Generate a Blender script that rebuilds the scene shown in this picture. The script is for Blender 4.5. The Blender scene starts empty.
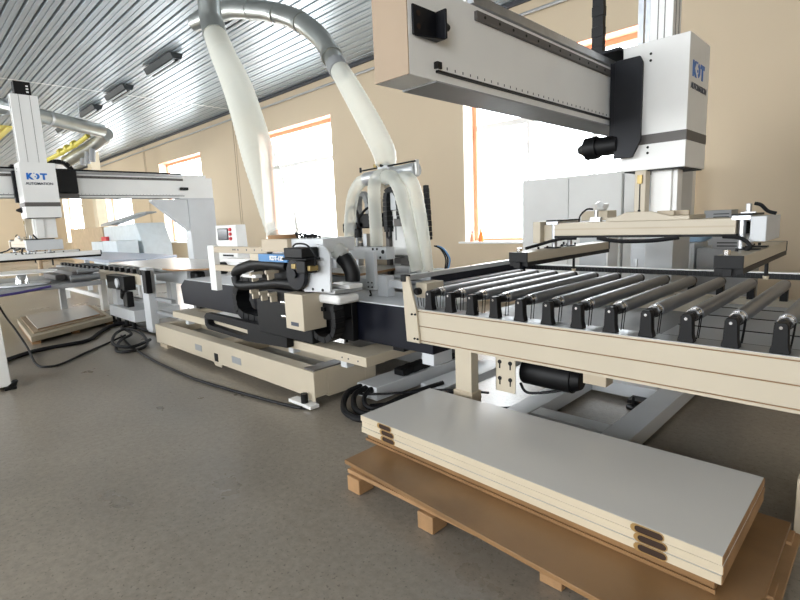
import bpy, bmesh, math, random
from mathutils import Vector, Matrix
random.seed(7)
SC = bpy.context.scene
COL = SC.collection
PI = math.pi

# ------------------------------------------------------------------ materials
def lin(c):
    return tuple((v/255/12.92 if v/255 <= .04045 else ((v/255+.055)/1.055)**2.4) for v in c)

def mat(name, rgb, rough=.5, metal=0., var=.06, scale=6., bump=0., bscale=60., coat=0., spec=.5, rvar=0., soft=False):
    m = bpy.data.materials.new(name); m.use_nodes = True
    nt = m.node_tree; n = nt.nodes; l = nt.links
    b = n['Principled BSDF']
    c = lin(rgb)
    tc = n.new('ShaderNodeTexCoord'); nz = n.new('ShaderNodeTexNoise')
    nz.inputs['Scale'].default_value = scale; nz.inputs['Detail'].default_value = 4
    l.new(tc.outputs['Object'], nz.inputs['Vector'])
    rp = n.new('ShaderNodeValToRGB')
    rp.color_ramp.elements[0].position = .3; rp.color_ramp.elements[1].position = .7
    rp.color_ramp.interpolation = 'EASE'
    if soft:
        nz.inputs['Detail'].default_value = 2; rp.color_ramp.elements[0].position = .0; rp.color_ramp.elements[1].position = 1.
    rp.color_ramp.elements[0].color = (*[v*(1-var) for v in c], 1)
    rp.color_ramp.elements[1].color = (*[min(1, v*(1+var)) for v in c], 1)
    l.new(nz.outputs['Fac'], rp.inputs['Fac']); l.new(rp.outputs['Color'], b.inputs['Base Color'])
    b.inputs['Roughness'].default_value = rough; b.inputs['Metallic'].default_value = metal
    b.inputs['Coat Weight'].default_value = coat; b.inputs['Specular IOR Level'].default_value = spec
    if rvar:
        mr = n.new('ShaderNodeMapRange')
        mr.inputs['To Min'].default_value = max(.02, rough-rvar); mr.inputs['To Max'].default_value = min(1, rough+rvar)
        l.new(nz.outputs['Fac'], mr.inputs['Value']); l.new(mr.outputs['Result'], b.inputs['Roughness'])
    if bump:
        n2 = n.new('ShaderNodeTexNoise'); n2.inputs['Scale'].default_value = bscale
        bp = n.new('ShaderNodeBump'); bp.inputs['Strength'].default_value = bump; bp.inputs['Distance'].default_value = .01
        l.new(tc.outputs['Object'], n2.inputs['Vector']); l.new(n2.outputs['Fac'], bp.inputs['Height'])
        l.new(bp.outputs['Normal'], b.inputs['Normal'])
    return m

M = {}
M['cream'] = mat('cream_paint', (194, 183, 163), .42, var=.02, scale=3)
M['beige'] = mat('beige_paint', (184, 170, 148), .5, var=.03, scale=3)
M['white'] = mat('white_paint', (236, 236, 234), .38, var=.02, scale=3)
M['grey_white'] = mat('grey_white_paint', (206, 209, 212), .42, var=.03, scale=3)
M['grey'] = mat('grey_paint', (150, 152, 154), .5, var=.05)
M['tan_cap'] = mat('tan_paint', (160, 140, 118), .6, var=.02)
M['dark_band'] = mat('dark_grey_band', (92, 88, 86), .5, var=.02)
M['navy'] = mat('navy_paint', (11, 14, 26), .4, var=.08, spec=.3)
M['black'] = mat('black_plastic', (11, 11, 13), .5, var=.1, scale=20, spec=.3)
M['black_metal'] = mat('black_anodised_metal', (20, 21, 26), .42, .2, var=.1, spec=.3)
M['rubber'] = mat('cable_rubber', (14, 14, 17), .55, var=.15, scale=30, spec=.3)
M['steel'] = mat('brushed_steel', (176, 178, 182), .3, .9, var=.08, scale=12)
M['roller'] = mat('dark_roller_sleeve', (112, 114, 118), .33, .35, var=.08, scale=14, rvar=.08)
M['chrome'] = mat('polished_sleeve', (215, 215, 215), .18, 1., var=.03)
M['alu'] = mat('aluminium', (196, 198, 200), .35, .7, var=.05)
M['duct'] = mat('galvanised_duct', (176, 178, 174), .3, .85, var=.06, scale=4, rvar=.04)
M['door'] = mat('white_laminate', (208, 205, 200), .26, var=.05, scale=1.1, soft=True)
M['edge'] = mat('cream_edge_band', (204, 191, 167), .45, var=.03, scale=5)
M['wood'] = mat('raw_timber', (160, 124, 86), .7, var=.16, scale=5, bump=.15)
M['brown_board'] = mat('brown_hardboard', (134, 102, 68), .42, var=.2, scale=2.5, bump=.05)
M['slot'] = mat('brass_liner', (176, 142, 90), .4, .4, var=.1)
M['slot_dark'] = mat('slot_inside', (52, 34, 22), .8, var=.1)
M['blue'] = mat('blue_label', (74, 130, 182), .45, var=.03)
M['logo'] = mat('logo_blue', (36, 110, 196), .4, var=.02)
M['ink'] = mat('dark_ink', (70, 74, 86), .5, var=.02)
M['red'] = mat('red_plastic', (206, 42, 52), .4, var=.05)
M['screen'] = mat('dark_screen', (70, 76, 84), .15, var=.05)
M['orange'] = mat('orange_wood', (232, 158, 122), .5, var=.06)
M['amber'] = mat('amber_plastic', (224, 120, 40), .35, var=.06)
M['brass'] = mat('brass', (156, 136, 88), .4, .7, var=.08)
M['yellow'] = mat('yellow_pipe_paint', (214, 200, 90), .45, var=.05)
M['cardboard'] = mat('cardboard', (190, 168, 140), .8, var=.06)
M['blue_grey'] = mat('blue_grey_laminate', (150, 160, 178), .4, var=.03)
M['lightblue'] = mat('pale_blue_plastic', (206, 216, 222), .4, var=.04)
M['clothblue'] = mat('pale_blue_cloth', (160, 188, 212), .8, var=.08)
M['purple'] = mat('violet_cable', (60, 50, 110), .5, var=.08)
M['lamp_tube'] = mat('unlit_lamp_tube', (200, 204, 206), .25, var=.03)
M['lamp_body'] = mat('lamp_housing', (34, 40, 42), .5, var=.06)

def hose_mat():
    m = bpy.data.materials.new('translucent_hose'); m.use_nodes = True
    nt = m.node_tree; n = nt.nodes; l = nt.links
    b = n['Principled BSDF']; out = n['Material Output']
    b.inputs['Base Color'].default_value = (*lin((240, 241, 234)), 1); b.inputs['Roughness'].default_value = .35
    tr = n.new('ShaderNodeBsdfTranslucent'); tr.inputs['Color'].default_value = (*lin((236, 236, 226)), 1)
    tp = n.new('ShaderNodeBsdfTransparent')
    m1 = n.new('ShaderNodeMixShader'); m1.inputs[0].default_value = .45
    m2 = n.new('ShaderNodeMixShader')
    nz = n.new('ShaderNodeTexNoise'); nz.inputs['Scale'].default_value = 3.
    tc = n.new('ShaderNodeTexCoord'); l.new(tc.outputs['Object'], nz.inputs['Vector'])
    lw = n.new('ShaderNodeLayerWeight'); lw.inputs['Blend'].default_value = .5
    mr = n.new('ShaderNodeMapRange'); mr.inputs['To Min'].default_value = .62; mr.inputs['To Max'].default_value = .08
    l.new(lw.outputs['Facing'], mr.inputs['Value']); l.new(mr.outputs['Result'], m2.inputs[0])
    l.new(b.outputs[0], m1.inputs[1]); l.new(tr.outputs[0], m1.inputs[2])
    l.new(m1.outputs[0], m2.inputs[1]); l.new(tp.outputs[0], m2.inputs[2])
    l.new(m2.outputs[0], out.inputs['Surface'])
    return m
M['hose'] = hose_mat()

def glass_mat():
    m = bpy.data.materials.new('window_glass'); m.use_nodes = True
    nt = m.node_tree; n = nt.nodes; l = nt.links
    n.remove(n['Principled BSDF']); out = n['Material Output']
    g = n.new('ShaderNodeBsdfGlossy'); g.inputs['Roughness'].default_value = .02
    t = n.new('ShaderNodeBsdfTransparent'); t.inputs['Color'].default_value = (.97, .98, .98, 1)
    mx = n.new('ShaderNodeMixShader'); mx.inputs[0].default_value = .06; l.new(t.outputs[0], mx.inputs[1]); l.new(g.outputs[0], mx.inputs[2])
    l.new(mx.outputs[0], out.inputs['Surface'])
    return m
M['glass'] = glass_mat()

def floor_mat():
    m = bpy.data.materials.new('polished_concrete'); m.use_nodes = True
    nt = m.node_tree; n = nt.nodes; l = nt.links; b = n['Principled BSDF']
    tc = n.new('ShaderNodeTexCoord')
    def noise(s, d=6, r=.6):
        z = n.new('ShaderNodeTexNoise'); z.inputs['Scale'].default_value = s; z.inputs['Detail'].default_value = d; z.inputs['Roughness'].default_value = r
        l.new(tc.outputs['Object'], z.inputs['Vector']); return z
    a = noise(.9); f = noise(26, 5, .7); s = noise(60, 2, .5)
    r1 = n.new('ShaderNodeValToRGB'); e = r1.color_ramp.elements
    e[0].position = .15; e[0].color = (*lin((122, 114, 103)), 1); e[1].position = .85; e[1].color = (*lin((164, 154, 140)), 1)
    l.new(a.outputs['Fac'], r1.inputs['Fac'])
    r2 = n.new('ShaderNodeValToRGB'); e = r2.color_ramp.elements
    e[0].position = .28; e[0].color = (.72, .72, .72, 1); e[1].position = .62; e[1].color = (1.04, 1.04, 1.04, 1)
    l.new(f.outputs['Fac'], r2.inputs['Fac'])
    r3 = n.new('ShaderNodeValToRGB'); e = r3.color_ramp.elements
    e[0].position = .29; e[0].color = (.42, .4, .38, 1); e[1].position = .38; e[1].color = (1, 1, 1, 1)
    l.new(s.outputs['Fac'], r3.inputs['Fac'])
    m1 = n.new('ShaderNodeMixRGB'); m1.blend_type = 'MULTIPLY'; m1.inputs[0].default_value = .9
    m2 = n.new('ShaderNodeMixRGB'); m2.blend_type = 'MULTIPLY'; m2.inputs[0].default_value = .8
    l.new(r1.outputs[0], m1.inputs[1]); l.new(r2.outputs[0], m1.inputs[2])
    l.new(m1.outputs[0], m2.inputs[1]); l.new(r3.outputs[0], m2.inputs[2]); l.new(m2.outputs[0], b.inputs['Base Color'])
    mr = n.new('ShaderNodeMapRange'); mr.inputs['From Min'].default_value = .1; mr.inputs['From Max'].default_value = .9
    mr.inputs['To Min'].default_value = .2; mr.inputs['To Max'].default_value = .42
    l.new(a.outputs['Fac'], mr.inputs['Value']); l.new(mr.outputs[0], b.inputs['Roughness'])
    bp = n.new('ShaderNodeBump'); bp.inputs['Strength'].default_value = .12; bp.inputs['Distance'].default_value = .01
    l.new(f.outputs['Fac'], bp.inputs['Height']); l.new(bp.outputs[0], b.inputs['Normal'])
    return m
M['floor'] = floor_mat()
M['wall'] = mat('tan_wall_plaster', (208, 190, 163), .75, var=.025, scale=.5, bump=.03, bscale=30)
M['reveal'] = mat('window_reveal_plaster', (236, 222, 204), .7, var=.02)
M['ceiling'] = mat('ribbed_ceiling_sheet', (178, 186, 192), .36, .5, var=.03, scale=.5, rvar=.04)
M['trim_dark'] = mat('dark_channel', (70, 72, 76), .5, .3, var=.1)

# ------------------------------------------------------------------ mesh builder
class MB:
    def __init__(s):
        s.bm = bmesh.new(); s.mi = 0
    def m(s, i):
        s.mi = i; return s
    def _face(s, vs):
        try:
            f = s.bm.faces.new(vs); f.material_index = s.mi; return f
        except ValueError:
            return None
    def box(s, x, y, z):
        x = sorted(x); y = sorted(y); z = sorted(z)
        v = [s.bm.verts.new((a, b, c)) for c in z for b in y for a in x]
        for q in ((0, 2, 3, 1), (4, 5, 7, 6), (0, 1, 5, 4), (2, 6, 7, 3), (0, 4, 6, 2), (1, 3, 7, 5)):
            s._face([v[i] for i in q])
        return s
    def prism(s, pts, axis, a, b):
        """pts: polygon in the two remaining axes in order; extruded along axis from a to b"""
        def P(u, w, t):
            return {'x': (t, u, w), 'y': (u, t, w), 'z': (u, w, t)}[axis]
        A = [s.bm.verts.new(P(u, w, a)) for u, w in pts]; B = [s.bm.verts.new(P(u, w, b)) for u, w in pts]
        s._face(A); s._face(B[::-1]); k = len(pts)
        for i in range(k): s._face([A[i], B[i], B[(i+1) % k], A[(i+1) % k]])
        return s
    def ring(s, outer, inner, axis, a, b):
        """solid plate with a hole: outer and inner loops have equal counts"""
        def P(u, w, t):
            return {'x': (t, u, w), 'y': (u, t, w), 'z': (u, w, t)}[axis]
        k = len(outer)
        R = [[s.bm.verts.new(P(u, w, t)) for u, w in L] for t in (a, b) for L in (outer, inner)]
        for i in range(k):
            j = (i+1) % k
            s._face([R[0][i], R[0][j], R[1][j], R[1][i]]); s._face([R[2][i], R[3][i], R[3][j], R[2][j]])
            s._face([R[0][i], R[2][i], R[2][j], R[0][j]]); s._face([R[1][i], R[1][j], R[3][j], R[3][i]])
        return s
    def cyl(s, p, q, r, seg=18, r2=None, cap=True):
        p = Vector(p); q = Vector(q); d = (q-p).normalized(); r2 = r if r2 is None else r2
        u = d.orthogonal().normalized(); w = d.cross(u)
        A = []; B = []
        for i in range(seg):
            t = 2*PI*i/seg; o = u*math.cos(t)+w*math.sin(t)
            A.append(s.bm.verts.new(p+o*r)); B.append(s.bm.verts.new(q+o*r2))
        for i in range(seg): s._face([A[i], A[(i+1) % seg], B[(i+1) % seg], B[i]])
        if cap: s._face(A[::-1]); s._face(B)
        return s
    def tube(s, pts, r, seg=10, sub=6, cap=True, corr=0., pitch=.03):
        """smooth tube through pts; r a number or a list; corr = corrugation depth"""
        P = [Vector(p) for p in pts]; rr = r if isinstance(r, (list, tuple)) else [r]*len(P)
        C = []; Rr = []
        for i in range(len(P)-1):
            p0 = P[max(i-1, 0)]; p1 = P[i]; p2 = P[i+1]; p3 = P[min(i+2, len(P)-1)]
            k = sub if not corr else max(sub, int((p2-p1).length/pitch))
            for j in range(k):
                t = j/k
                C.append(.5*((2*p1)+(-p0+p2)*t+(2*p0-5*p1+4*p2-p3)*t*t+(-p0+3*p1-3*p2+p3)*t**3))
                Rr.append(rr[i]*(1-t)+rr[i+1]*t)
        C.append(P[-1]); Rr.append(rr[-1])
        prev = None; N = None
        for i, c in enumerate(C):
            d = (C[min(i+1, len(C)-1)]-C[max(i-1, 0)]).normalized()
            N = d.orthogonal().normalized() if N is None else (N-d*N.dot(d)).normalized()
            W = d.cross(N); rad = Rr[i]+(corr if i % 2 else 0)
            ringv = [s.bm.verts.new(c+(N*math.cos(2*PI*k/seg)+W*math.sin(2*PI*k/seg))*rad) for k in range(seg)]
            if prev:
                for k in range(seg): s._face([prev[k], prev[(k+1) % seg], ringv[(k+1) % seg], ringv[k]])
            elif cap: s._face(ringv[::-1])
            prev = ringv
        if cap: s._face(prev)
        return s
    def chain(s, pts, w, h, axis='x', step=.045):
        """cable chain: a run of overlapping links of width w (along axis) and height h"""
        P = [Vector(p) for p in pts]; C = []
        for i in range(len(P)-1):
            p0 = P[max(i-1, 0)]; p1 = P[i]; p2 = P[i+1]; p3 = P[min(i+2, len(P)-1)]
            k = max(2, int((p2-p1).length/step))
            for j in range(k):
                t = j/k
                C.append(.5*((2*p1)+(-p0+p2)*t+(2*p0-5*p1+4*p2-p3)*t*t+(-p0+3*p1-3*p2+p3)*t**3))
        C.append(P[-1])
        ax = Vector({'x': (1, 0, 0), 'y': (0, 1, 0), 'z': (0, 0, 1)}[axis])
        for i in range(len(C)-1):
            d = (C[i+1]-C[i]); L = d.length; d.normalize()
            n = d.cross(ax).normalized(); a = C[i]-d*L*.06; b = C[i]+d*L*.9
            hh = h/2*(1 if i % 2 else .93); ww = w/2*(1 if i % 2 else .93)
            v = [s.bm.verts.new(c+ax*(sx*ww)+n*(sn*hh)) for c in (a, b) for sx, sn in ((-1, -1), (1, -1), (1, 1), (-1, 1))]
            for q in ((3, 2, 1, 0), (4, 5, 6, 7), (0, 1, 5, 4), (1, 2, 6, 5), (2, 3, 7, 6), (3, 0, 4, 7)): s._face([v[k] for k in q])
        return s
    def build(s, name, mats, root=None, bevel=0., smooth=True):
        off = Vector(root['_w']) if root is not None else Vector((0, 0, 0))
        bmesh.ops.recalc_face_normals(s.bm, faces=s.bm.faces)
        me = bpy.data.meshes.new(name)
        s.bm.transform(Matrix.Translation(-off)); s.bm.to_mesh(me); s.bm.free()
        for k in (mats if isinstance(mats, (list, tuple)) else [mats]): me.materials.append(M[k])
        if smooth:
            for p in me.polygons: p.use_smooth = True
            me.set_sharp_from_angle(angle=math.radians(35))
        o = bpy.data.objects.new(name, me); COL.objects.link(o)
        if root is not None: o.parent = root
        o['_w'] = tuple(off)
        if bevel:
            b = o.modifiers.new('Bevel', 'BEVEL'); b.width = bevel; b.segments = 2; b.limit_method = 'ANGLE'; b.angle_limit = math.radians(40)
        return o

def tag(o, label, cat, group=None, kind=None):
    if label: o['label'] = label
    if cat: o['category'] = cat
    if group: o['group'] = group
    if kind: o['kind'] = kind
    return o
def thing(name, label, cat, loc, group=None):
    o = bpy.data.objects.new(name, None); COL.objects.link(o); o.location = loc
    o.empty_display_size = .1
    o['_w'] = tuple(loc)
    return tag(o, label, cat, group)
def struct(o):
    o['kind'] = 'structure'; return o
def sub(o, b, name, mats, bevel=0.):
    """sub-part under a part (or part under a one-mesh thing)"""
    return b.build(name, mats, o, bevel)
def single(b, name, mats, label, cat, group=None, loc=(0, 0, 0), bevel=0., kind=None):
    """a thing that is one mesh, with its origin at loc"""
    h = {'_w': tuple(loc)}
    class R(dict): pass
    off = Vector(loc); bmesh.ops.translate(b.bm, verts=b.bm.verts, vec=-off)
    o = b.build(name, mats, None, bevel); o.location = loc; o['_w'] = tuple(loc)
    return tag(o, label, cat, group, kind)
def label_mesh(text, size, origin, u, v, m, name, root, bold=0., sx=1., width=None):
    """raised lettering: origin = lower left corner, u = reading direction, v = up direction"""
    cu = bpy.data.curves.new(name, 'FONT'); cu.body = text; cu.size = size; cu.offset = bold; cu.extrude = .0015
    t = bpy.data.objects.new(name, cu); COL.objects.link(t); bpy.context.view_layer.update()
    me = bpy.data.meshes.new_from_object(t.evaluated_get(bpy.context.evaluated_depsgraph_get()))
    bpy.data.objects.remove(t)
    if width:
        xs = [w.co.x for w in me.vertices]; sx = width/(max(xs)-min(xs))
    u = Vector(u); v = Vector(v); nrm = u.cross(v); off = Vector(root['_w'])
    for w in me.vertices: w.co = Vector(origin)+u*(w.co.x*sx)+v*w.co.y+nrm*(w.co.z+.002)-off
    me.materials.clear(); me.materials.append(M[m])
    o = bpy.data.objects.new(name, me); COL.objects.link(o); o.parent = root; o['_w'] = tuple(off)
    return o
def copy_thing(o, delta, **kw):
    c = o.copy(); COL.objects.link(c); c.location = Vector(o.location)+Vector(delta)
    for k, v in kw.items(): c[k] = v
    def rec(a, b):
        for ch in list(a.children):
            d = ch.copy(); COL.objects.link(d); d.parent = b; rec(ch, d)
    rec(o, c); return c
# ------------------------------------------------------------------ camera
F = 501.66; yaw, pitch, roll = [math.radians(a) for a in (-44.97187626, 8.88769039, 2.34915742)]
fw = Vector((math.sin(yaw)*math.cos(pitch), math.cos(yaw)*math.cos(pitch), -math.sin(pitch)))
rt = Vector((math.cos(yaw), -math.sin(yaw), 0)); dn = fw.cross(rt)
r2 = rt*math.cos(roll)+dn*math.sin(roll); d2 = -rt*math.sin(roll)+dn*math.cos(roll)
cam = bpy.data.cameras.new('camera'); co = bpy.data.objects.new('camera', cam); COL.objects.link(co)
co.matrix_world = Matrix(((r2.x, -d2.x, -fw.x, 0), (r2.y, -d2.y, -fw.y, 0), (r2.z, -d2.z, -fw.z, 1.5), (0, 0, 0, 1)))
cam.sensor_width = 36; cam.lens = 36*F/800; cam.clip_start = .05; cam.clip_end = 200
SC.camera = co

# ------------------------------------------------------------------ the hall
XW, XE, YN, YS, ZC = -38., 7., 7.5, -6., 4.87
struct(MB().box((XW, XE), (YS, YN+.5), (-.2, 0)).build('floor', 'floor'))
# ceiling: trapezoidal ribs running along the hall
b = MB(); p = .2; k = int((YN-YS)/p)+1; prof = []
for i in range(k):
    y = YN-i*p
    prof += [(y, ZC), (y-.012, ZC+.05), (y-.036, ZC+.05), (y-.048, ZC), (y-.12, ZC), (y-.124, ZC+.012), (y-.132, ZC+.012), (y-.136, ZC)]
prof += [(YS-.2, ZC), (YS-.2, ZC+.2), (YN, ZC+.2)]
b.prism(prof, 'x', XW, XE)
struct(b.build('ceiling', 'ceiling', smooth=False))
# window wall
wins = [(-5.72, -2.3), (-12.72, -9.5), (-20.0, -16.4), (-27.0, -23.4), (-35.2, -31.2)]
WZ0, WZ1, WT = 1.08, 4.0, .40
b = MB(); cur = XW
for x0, x1 in sorted(wins):
    b.box((cur, x0), (YN, YN+WT), (0, ZC+.2)); b.box((x0, x1), (YN, YN+WT), (0, WZ0)); b.box((x0, x1), (YN, YN+WT), (WZ1, ZC+.2)); cur = x1
b.box((cur, XE), (YN, YN+WT), (0, ZC+.2))
struct(b.build('wall_back', 'wall'))
struct(MB().box((XW-.3, XW), (YS, YN+WT), (0, ZC+.2)).build('wall_left', 'wall'))
struct(MB().box((XE, XE+.3), (YS, YN+WT), (0, ZC+.2)).build('wall_right', 'wall'))
b = MB(); cur = XW; rear = [(x0-.6, x1+.6) for x0, x1 in sorted(wins+[(1.5, 5.0)])]
for x0, x1 in rear:
    b.box((cur, x0), (YS-.3, YS), (0, ZC+.2)); b.box((x0, x1), (YS-.3, YS), (0, 1.3)); b.box((x0, x1), (YS-.3, YS), (4.2, ZC+.2)); cur = x1
b.box((cur, XE), (YS-.3, YS), (0, ZC+.2))
struct(b.build('wall_front', 'wall'))
for i, (x0, x1) in enumerate(wins):
    w = bpy.data.objects.new('window_%d' % (i+1), None); COL.objects.link(w); w.location = ((x0+x1)/2, YN+.28, WZ0); w['_w'] = tuple(w.location); struct(w)
    ya, yb = YN+.28, YN+.35
    f = MB(); t = .09
    f.box((x0, x0+t), (ya, yb), (WZ0, WZ1)); f.box((x1-t, x1), (ya, yb), (WZ0, WZ1)); f.box((x0+t, x1-t), (ya, yb), (WZ1-t, WZ1)); f.box((x0+t, x1-t), (ya, yb), (WZ0, WZ0+t*.6))
    f.build('outer_frame', 'orange', w, .004)
    f = MB(); zt = 3.05
    f.box((x0+t, x1-t), (ya+.005, yb-.005), (zt, zt+.1))
    for q in (1/3, 2/3): f.box((x0+(x1-x0)*q-.03, x0+(x1-x0)*q+.03), (ya+.01, yb-.01), (WZ0+.05, zt))
    f.build('sash_bars', 'white', w, .004)
    MB().box((x0+t, x1-t), (ya+.03, ya+.036), (WZ0+.05, WZ1-t)).build('pane', 'glass', w)
    MB().box((x0-.1, x1+.1), (YN-.08, YN+.28), (WZ0-.03, WZ0+.004)).build('window_sill', 'white', w, .005)
    f = MB(); f.box((x0, x0+.012), (YN-.002, ya), (WZ0+.004, WZ1)); f.box((x1-.012, x1), (YN-.002, ya), (WZ0+.004, WZ1)); f.build('side_reveals', 'reveal', w)
    MB().box((x0+.012, x1-.012), (YN-.002, ya), (WZ1-.012, WZ1)).build('head_lining', 'orange', w)
struct(MB().box((XW, XE), (YN-.05, YN), (ZC-.075, ZC)).build('trim_1', 'trim_dark', bevel=.01))
struct(MB().cyl((XW, YN-.05, ZC-.25), (XE, YN-.05, ZC-.25), .025, 10).build('trim_2', 'alu'))
b = MB()
for x in (-14.1, -21.4, -28.6):
    b.box((x, x+.025), (YN-.006, YN), (0, ZC-.1)); b.box((x+.12, x+.135), (YN-.006, YN), (0, ZC-.1))
struct(b.build('trim_3', 'tan_cap'))
b = MB().box((-13.95, -13.9), (YS, YN), (ZC-.006, ZC+.001)); struct(b.build('trim_4', 'white'))

# ceiling lamps
def lamp(x, label):
    t = thing('ceiling_lamp', label, 'ceiling light', (x, 4.33, ZC-.18), 'unlit lamps in a row on the ceiling')
    t_ = MB().prism([(4.2, ZC-.03), (4.25, ZC-.14), (4.41, ZC-.14), (4.46, ZC-.03)], 'x', x-.7, x+.7); t_.build('housing', 'lamp_body', t, .006)
    for s in (-1, 1):
        MB().cyl((x-.66, 4.33+s*.05, ZC-.165), (x+.66, 4.33+s*.05, ZC-.165), .022, 10).build('tube', 'lamp_tube', t)
        MB().box((x+s*.6-.02, x+s*.6+.02), (4.31, 4.35), (ZC-.03, ZC)).build('mounting_bracket', 'black', t)
ords = ['nearest of the row, beside the silver duct elbow', 'second in the row from the silver duct elbow', 'third in the row, left of the second', 'fourth in the row, above the left silver duct', 'fifth and faintest one, far down the row']
for i, x in enumerate((-7.9, -10.75, -13.5, -15.9, -18.7)):
    lamp(x, 'unlit ceiling lamp, '+ords[i])

M['warm_light_sheet'] = mat('painted_warm_light', (222, 206, 116), .5, var=.04)  # warm light on the far ceiling, put into the colour of an added sheet
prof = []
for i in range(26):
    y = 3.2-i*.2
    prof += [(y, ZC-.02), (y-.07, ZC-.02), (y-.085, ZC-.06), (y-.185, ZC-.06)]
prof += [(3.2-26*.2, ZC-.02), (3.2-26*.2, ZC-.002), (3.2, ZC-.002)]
struct(MB().prism(prof, 'x', XW, -19.6).build('trim_warm_light', 'warm_light_sheet', smooth=False))
# ------------------------------------------------------------------ stack of finished boards on the pallet (foreground)
def stadium(cx, cz, w, h, n=5):
    r = h/2; P = []
    for i in range(n+1):
        a = -PI/2+PI*i/n; P.append((cx+w/2-r+r*math.cos(a), cz+r*math.sin(a)))
    for i in range(n+1):
        a = PI/2+PI*i/n; P.append((cx-w/2+r+r*math.cos(a), cz+r*math.sin(a)))
    return P
def board_corners(k):
    s = (0, .003, .001)[k]
    return [(-2.335+s*2, 1.945+s), (-.350+s, 1.890+s), (-.346+s, 2.612-s), (-2.335+s, 2.606-s)]
names = ['white laminated board on top of the pallet stack', 'white laminated board in the middle of the pallet stack of three', 'white laminated board lowest of the three on the brown board']
for k in range(3):
    z1 = .300-.0378*k; z0 = z1-.0375
    c = board_corners(k)
    t = thing('laminated_board', names[k], 'board', (-1.35, 2.25, z0), 'laminated boards stacked on the pallet')
    MB().prism([c[0], c[1], c[2], c[3]], 'z', z0+.003, z1).build('board_face', 'door', t, .0015)
    d = (Vector(c[1])-Vector(c[0])); L = d.length; d.normalize()
    b = MB(); n = Vector((d.y, -d.x))*.0025
    P0 = Vector(c[0]); P1 = Vector(c[1])
    b.prism([tuple(P0+n), tuple(P1+n), tuple(P1), tuple(P0)], 'z', z0+.003, z1-.001)
    b.build('front_edge_band', 'edge', t)
    b = MB(); n2 = Vector((.003, 0))
    b.prism([tuple(Vector(c[1])), tuple(Vector(c[1])+n2), tuple(Vector(c[2])+n2), tuple(Vector(c[2]))], 'z', z0+.003, z1-.002)
    b.build('end_edge_band', 'wood', t)
    for u0 in (.222+.012*k, 1.735+.006*k):
        a = P0+d*u0; ang = math.atan2(d.y, d.x)
        lo = [(0, 0)]
        zc = (z0+z1)/2
        b = MB()
        out = stadium(0, zc, .125, .034); inn = stadium(.006, zc, .106, .0275)
        b.ring(out, inn, 'y', -.0065, .001)
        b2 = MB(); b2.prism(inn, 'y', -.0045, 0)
        for bb in (b, b2):
            bb.bm.transform(Matrix.Translation((a.x+.0, a.y, 0)) @ Matrix.Rotation(ang, 4, 'Z'))
        pk = b.build('hinge_pocket', 'slot', t)
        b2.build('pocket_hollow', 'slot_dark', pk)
t = thing('support_board', 'brown hardboard slab lying between the white boards and the pallet', 'board', (-1.35, 2.25, .142))
MB().prism([(-2.29, 1.955), (-.37, 1.900), (-.365, 2.57), (-2.28, 2.58)], 'z', .142, .184).build('hardboard_core', 'brown_board', t, .003)
MB().prism([(-2.30, 1.945), (-.365, 1.888), (-.365, 1.895), (-2.30, 1.952)], 'z', .144, .160).build('lower_ply', 'brown_board', t)
t = thing('timber_pallet', 'low timber pallet with an overhanging brown sheet under the white boards', 'pallet', (-1.3, 2.1, 0))
MB().prism([(-2.20, 1.69), (-.40, 1.585), (-.235, 2.0), (-.235, 2.58), (-2.20, 2.62)], 'z', .118, .141).build('cover_sheet', 'brown_board', t, .002)
for y in (1.66, 2.08, 2.52):
    MB().box((-2.14, -.24), (y, y+.09), (.094, .117)).build('deck_board', 'wood', t, .003)
for x in (-2.12, -1.58, -.95, -.32):
    for y in ((1.64 if x < -1 else 1.70), 2.08, 2.5):
        MB().box((x, x+.10), (y, y+.11), (.018 if y > 2 else .004, .093)).build('block', 'wood', t, .004)
MB().prism([(-.30, 1.95), (-.20, 1.98), (-.20, 2.62), (-.30, 2.62)], 'z', .060, .080).build('side_runner', 'wood', t, .003)

# ------------------------------------------------------------------ near roller conveyor
CX0, CX1, CYF, CYB = -2.50, .9, 2.68, 4.40
t = thing('roller_conveyor', 'long cream roller conveyor with dark rollers in the right foreground', 'conveyor', (-1.0, 3.5, 0))
conv = t
def beam_profile(y0, sgn):
    f = y0; g = .004*sgn; w = .075*sgn
    return [(f, .600), (f, .614), (f+g, .616), (f+g, .620), (f, .622), (f, .722), (f+g, .724), (f+g, .729), (f, .731), (f, .832), (f+g, .834), (f+g, .838), (f, .840), (f, .850), (f+w, .850), (f+w, .600)]
fb = MB().prism(beam_profile(CYF, 1), 'x', CX0, CX1).build('front_side_beam', 'cream', t)
MB().prism(beam_profile(CYB-.02, -1), 'x', CX0, CX1).build('rear_side_beam', 'cream', t)
for z in (.618, .7265, .836):
    MB().box((CX0, CX1), (CYF-.0006, CYF+.003), (z-.0022, z+.0022)).build('groove_shade_line', 'brown_board', fb)  # dark inlay paints in the shade of each groove
MB().box((CX0, CX1), (CYF+.002, CYF+.14), (.850, .853)).build('mounting_flange', 'alu', t)
b = MB(); b.prism([(-2.630, 1.095), (-2.562, 1.095), (-2.495, .850), (-2.470, .600), (-2.600, .600)], 'y', CYF-.022, CYF-.003); pl = b.build('end_plate', 'cream', t, .003)
b = MB()
for x, z in ((-2.535, .815), (-2.500, .817), (-2.515, .632), (-2.485, .632)): b.cyl((x, CYF-.030, z), (x, CYF-.021, z), .008, 10)
b.build('bolt_heads', 'black', pl)
MB().box((-2.635, -2.585), (CYF-.03, CYF+.03), (1.055, 1.105)).build('corner_cap', 'black', t, .004)
MB().box((-2.640, -2.590), (CYF+.03, CYB), (1.062, 1.100)).build('end_rail', 'alu', t, .003)
b = MB()
for y in (2.95, 3.5, 4.0): b.cyl((-2.615, y, 1.099), (-2.615, y, 1.103), .008, 8)
b.build('rail_screws', 'black', t)
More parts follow.
